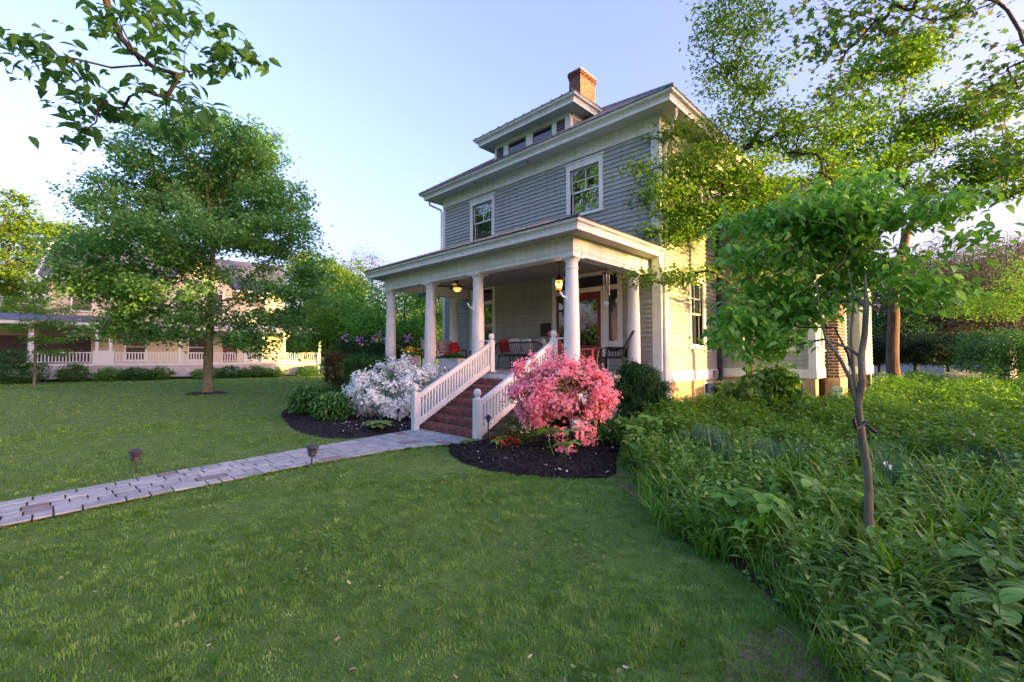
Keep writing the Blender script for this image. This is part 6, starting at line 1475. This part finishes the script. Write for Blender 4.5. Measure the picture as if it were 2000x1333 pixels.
# projecting gable bay, catches the sun
LN(MB().box(6.3, 10.6, 1.9, 2.69, 4.4, 7.3).add([(6.3, 1.9, 7.3), (10.6, 1.9, 7.3), (8.45, 1.9, 9.1), (6.3, 5.5, 7.3), (10.6, 5.5, 7.3), (8.45, 5.5, 9.1)], [(0, 1, 2), (3, 5, 4)]), 'gable_wall', CREAM)
LN(MB().add([(6.0, 1.6, 7.1), (8.45, 1.6, 9.2), (8.45, 5.6, 9.2), (6.0, 5.6, 7.1), (10.9, 1.6, 7.1), (10.9, 5.6, 7.1)], [(0, 1, 2, 3), (1, 4, 5, 2)]), 'gable_roof', NROOF)
LN(MB().box(7.6, 8.3, 5.2, 5.9, 9.0, 11.2), 'chimney', mat('orange_brick', (.38, .14, .06), .9, .3, 12, bump=.3))
for (x, z, w, h, y) in ((1.6, 4.9, 1.0, 1.7, 2.66), (4.4, 4.9, 1.0, 1.7, 2.66), (12.6, 4.9, 1.0, 1.7, 2.66), (7.4, 5.0, .9, 1.6, 1.86), (9.5, 5.0, .9, 1.6, 1.86), (4.6, 1.4, 1.1, 1.9, 2.66), (8.4, 1.4, 1.1, 1.9, 2.66), (12.4, 1.4, 1.1, 1.9, 2.66)):
    f = LN(MB().box(x - w / 2 - .12, x - w / 2, y - .03, y + .05, z - .1, z + h + .12).box(x + w / 2, x + w / 2 + .12, y - .03, y + .05, z - .1, z + h + .12).box(x - w / 2, x + w / 2, y - .03, y + .05, z + h, z + h + .12).box(x - w / 2, x + w / 2, y - .03, y + .05, z - .1, z).box(x - w / 2, x + w / 2, y - .01, y + .03, z + h / 2 - .03, z + h / 2 + .03), 'window', NW)
    LN(MB().box(x - w / 2, x + w / 2, y + .012, y + .03, z, z + h / 2 - .03).box(x - w / 2, x + w / 2, y + .012, y + .03, z + h / 2 + .03, z + h), 'pane', mat('far_glass', (.05, .055, .06), .08, spec=.7), f)
LN(MB().box(10.1, 11.1, 2.64, 2.69, 1.17, 3.3), 'front_door', mat('brown_door', (.10, .04, .025), .5), nb)
cA = nb.location
def near_nb(x, y):
    return (float(cA[0] + x * math.cos(_ang) - y * math.sin(_ang)), float(cA[1] + x * math.sin(_ang) + y * math.cos(_ang)), 0.0)
for k, (x, w, h, lab) in enumerate(((-.6, 1.5, .9, 'loose green bush at the left edge before the white porch'), (1.9, .85, .7, 'rounded bush in front of the white pedestal'), (3.6, .8, .55, 'dark low bush right of the white pedestal'), (4.9, .8, .55, 'second low bush right of the pedestal'), (6.2, .8, .55, 'low bush left of the maple trunk with pale flowers'), (8.9, .9, .5, 'low hedge bush just right of the maple trunk'), (10.4, .9, .55, 'hedge bush under the middle of the porch railing'), (11.9, .9, .55, 'hedge bush beneath the far porch railing'), (13.4, .9, .5, 'hedge bush near the far end of the hedge'), (15.9, .8, .55, 'rounded bush before the white lattice at the porch end'))):
    b = near_nb(x, -1.0 if k else -1.6); c = np.array([b[0], b[1], h * .75])
    tree('porch_bush', b, [b, (b[0], b[1], .12), (b[0], b[1], .3)], [(c, (w, w, h * .9)), (c + np.array([.3, -.3, -.1]), (w * .7, w * .7, h * .6))] + ([(c + np.array([0, 0, .8]), (1.0, 1.0, .6))] if k == 0 else []), 110 if k else 240, 26, .03, .006, (LF['box'], LF['weed'], LF['palm'])[k % 3], BARKD, lab, 'bush', 'bushes along the white porch', spread=.13, L=.11, W=.55, first=.0, seed=500 + k, shell=.55, seg=.25)
# ------------------------------------------------------------------ white garage and fence behind the bed
gp = spot(1790, 700, 36); ga = empty('white_garage', (float(gp[0]), float(gp[1]), 0.0), 'white sided garage behind the dark evergreens', 'garage', rz=R(-8))
gw = MB().box(-4.5, 5.0, 0, 5, -.1, 2.3).build('wall', mat('white_vinyl', (.34, .37, .37), .6, .06, 2), ga, local=True)
for k in range(11): MB().hexa([(-4.5, -.03, .0 + k * .2), (5.0, -.03, .0 + k * .2), (5.0, -.001, k * .2), (-4.5, -.001, k * .2), (-4.5, -.008, .2 + k * .2), (5.0, -.008, .2 + k * .2), (5.0, -.001, .2 + k * .2), (-4.5, -.001, .2 + k * .2)]).build('siding_board', MATS['white_vinyl'], gw, local=True)
MB().add([(-4.8, -.4, 2.3), (5.3, -.4, 2.3), (5.3, 2.5, 3.1), (-4.8, 2.5, 3.1), (-4.8, 5.4, 2.3), (5.3, 5.4, 2.3)], [(0, 1, 2, 3), (3, 2, 5, 4), (0, 3, 4), (1, 5, 2)]).build('roof', mat('pale_shingle', (.20, .19, .19), .9, .15, 8), ga, local=True)
MB().box(-2.9, -2.75, -.06, -.031, 0, 2.4).box(-4.4, -4.28, -.06, -.031, 0, 2.4).build('trim', NW, ga, local=True)
fe = empty('chain_link_fence', (float(gp[0]), float(gp[1]) - 2.5, 0.0), 'dark chain link fence before the white garage', 'fence')
for k in range(10): MB().tube([(-4 + k * 1.4, 0, 0), (-4 + k * 1.4, 0, 1.25)], .025, 6).build('post', BLACK, fe, local=True)
MB().tube([(-4, 0, 1.22), (8.6, 0, 1.22)], .018, 6).build('top_rail', BLACK, fe, local=True)
m = MB()
for i in range(90): x = -4 + i * .14; m.bar((x, 0, .05), (x + .6, 0, 1.2), .006, .006); m.bar((x + .6, 0, .05), (x, 0, 1.2), .006, .006)
o = m.build('mesh_wires', BLACK, fe, local=True); o['kind'] = 'stuff'
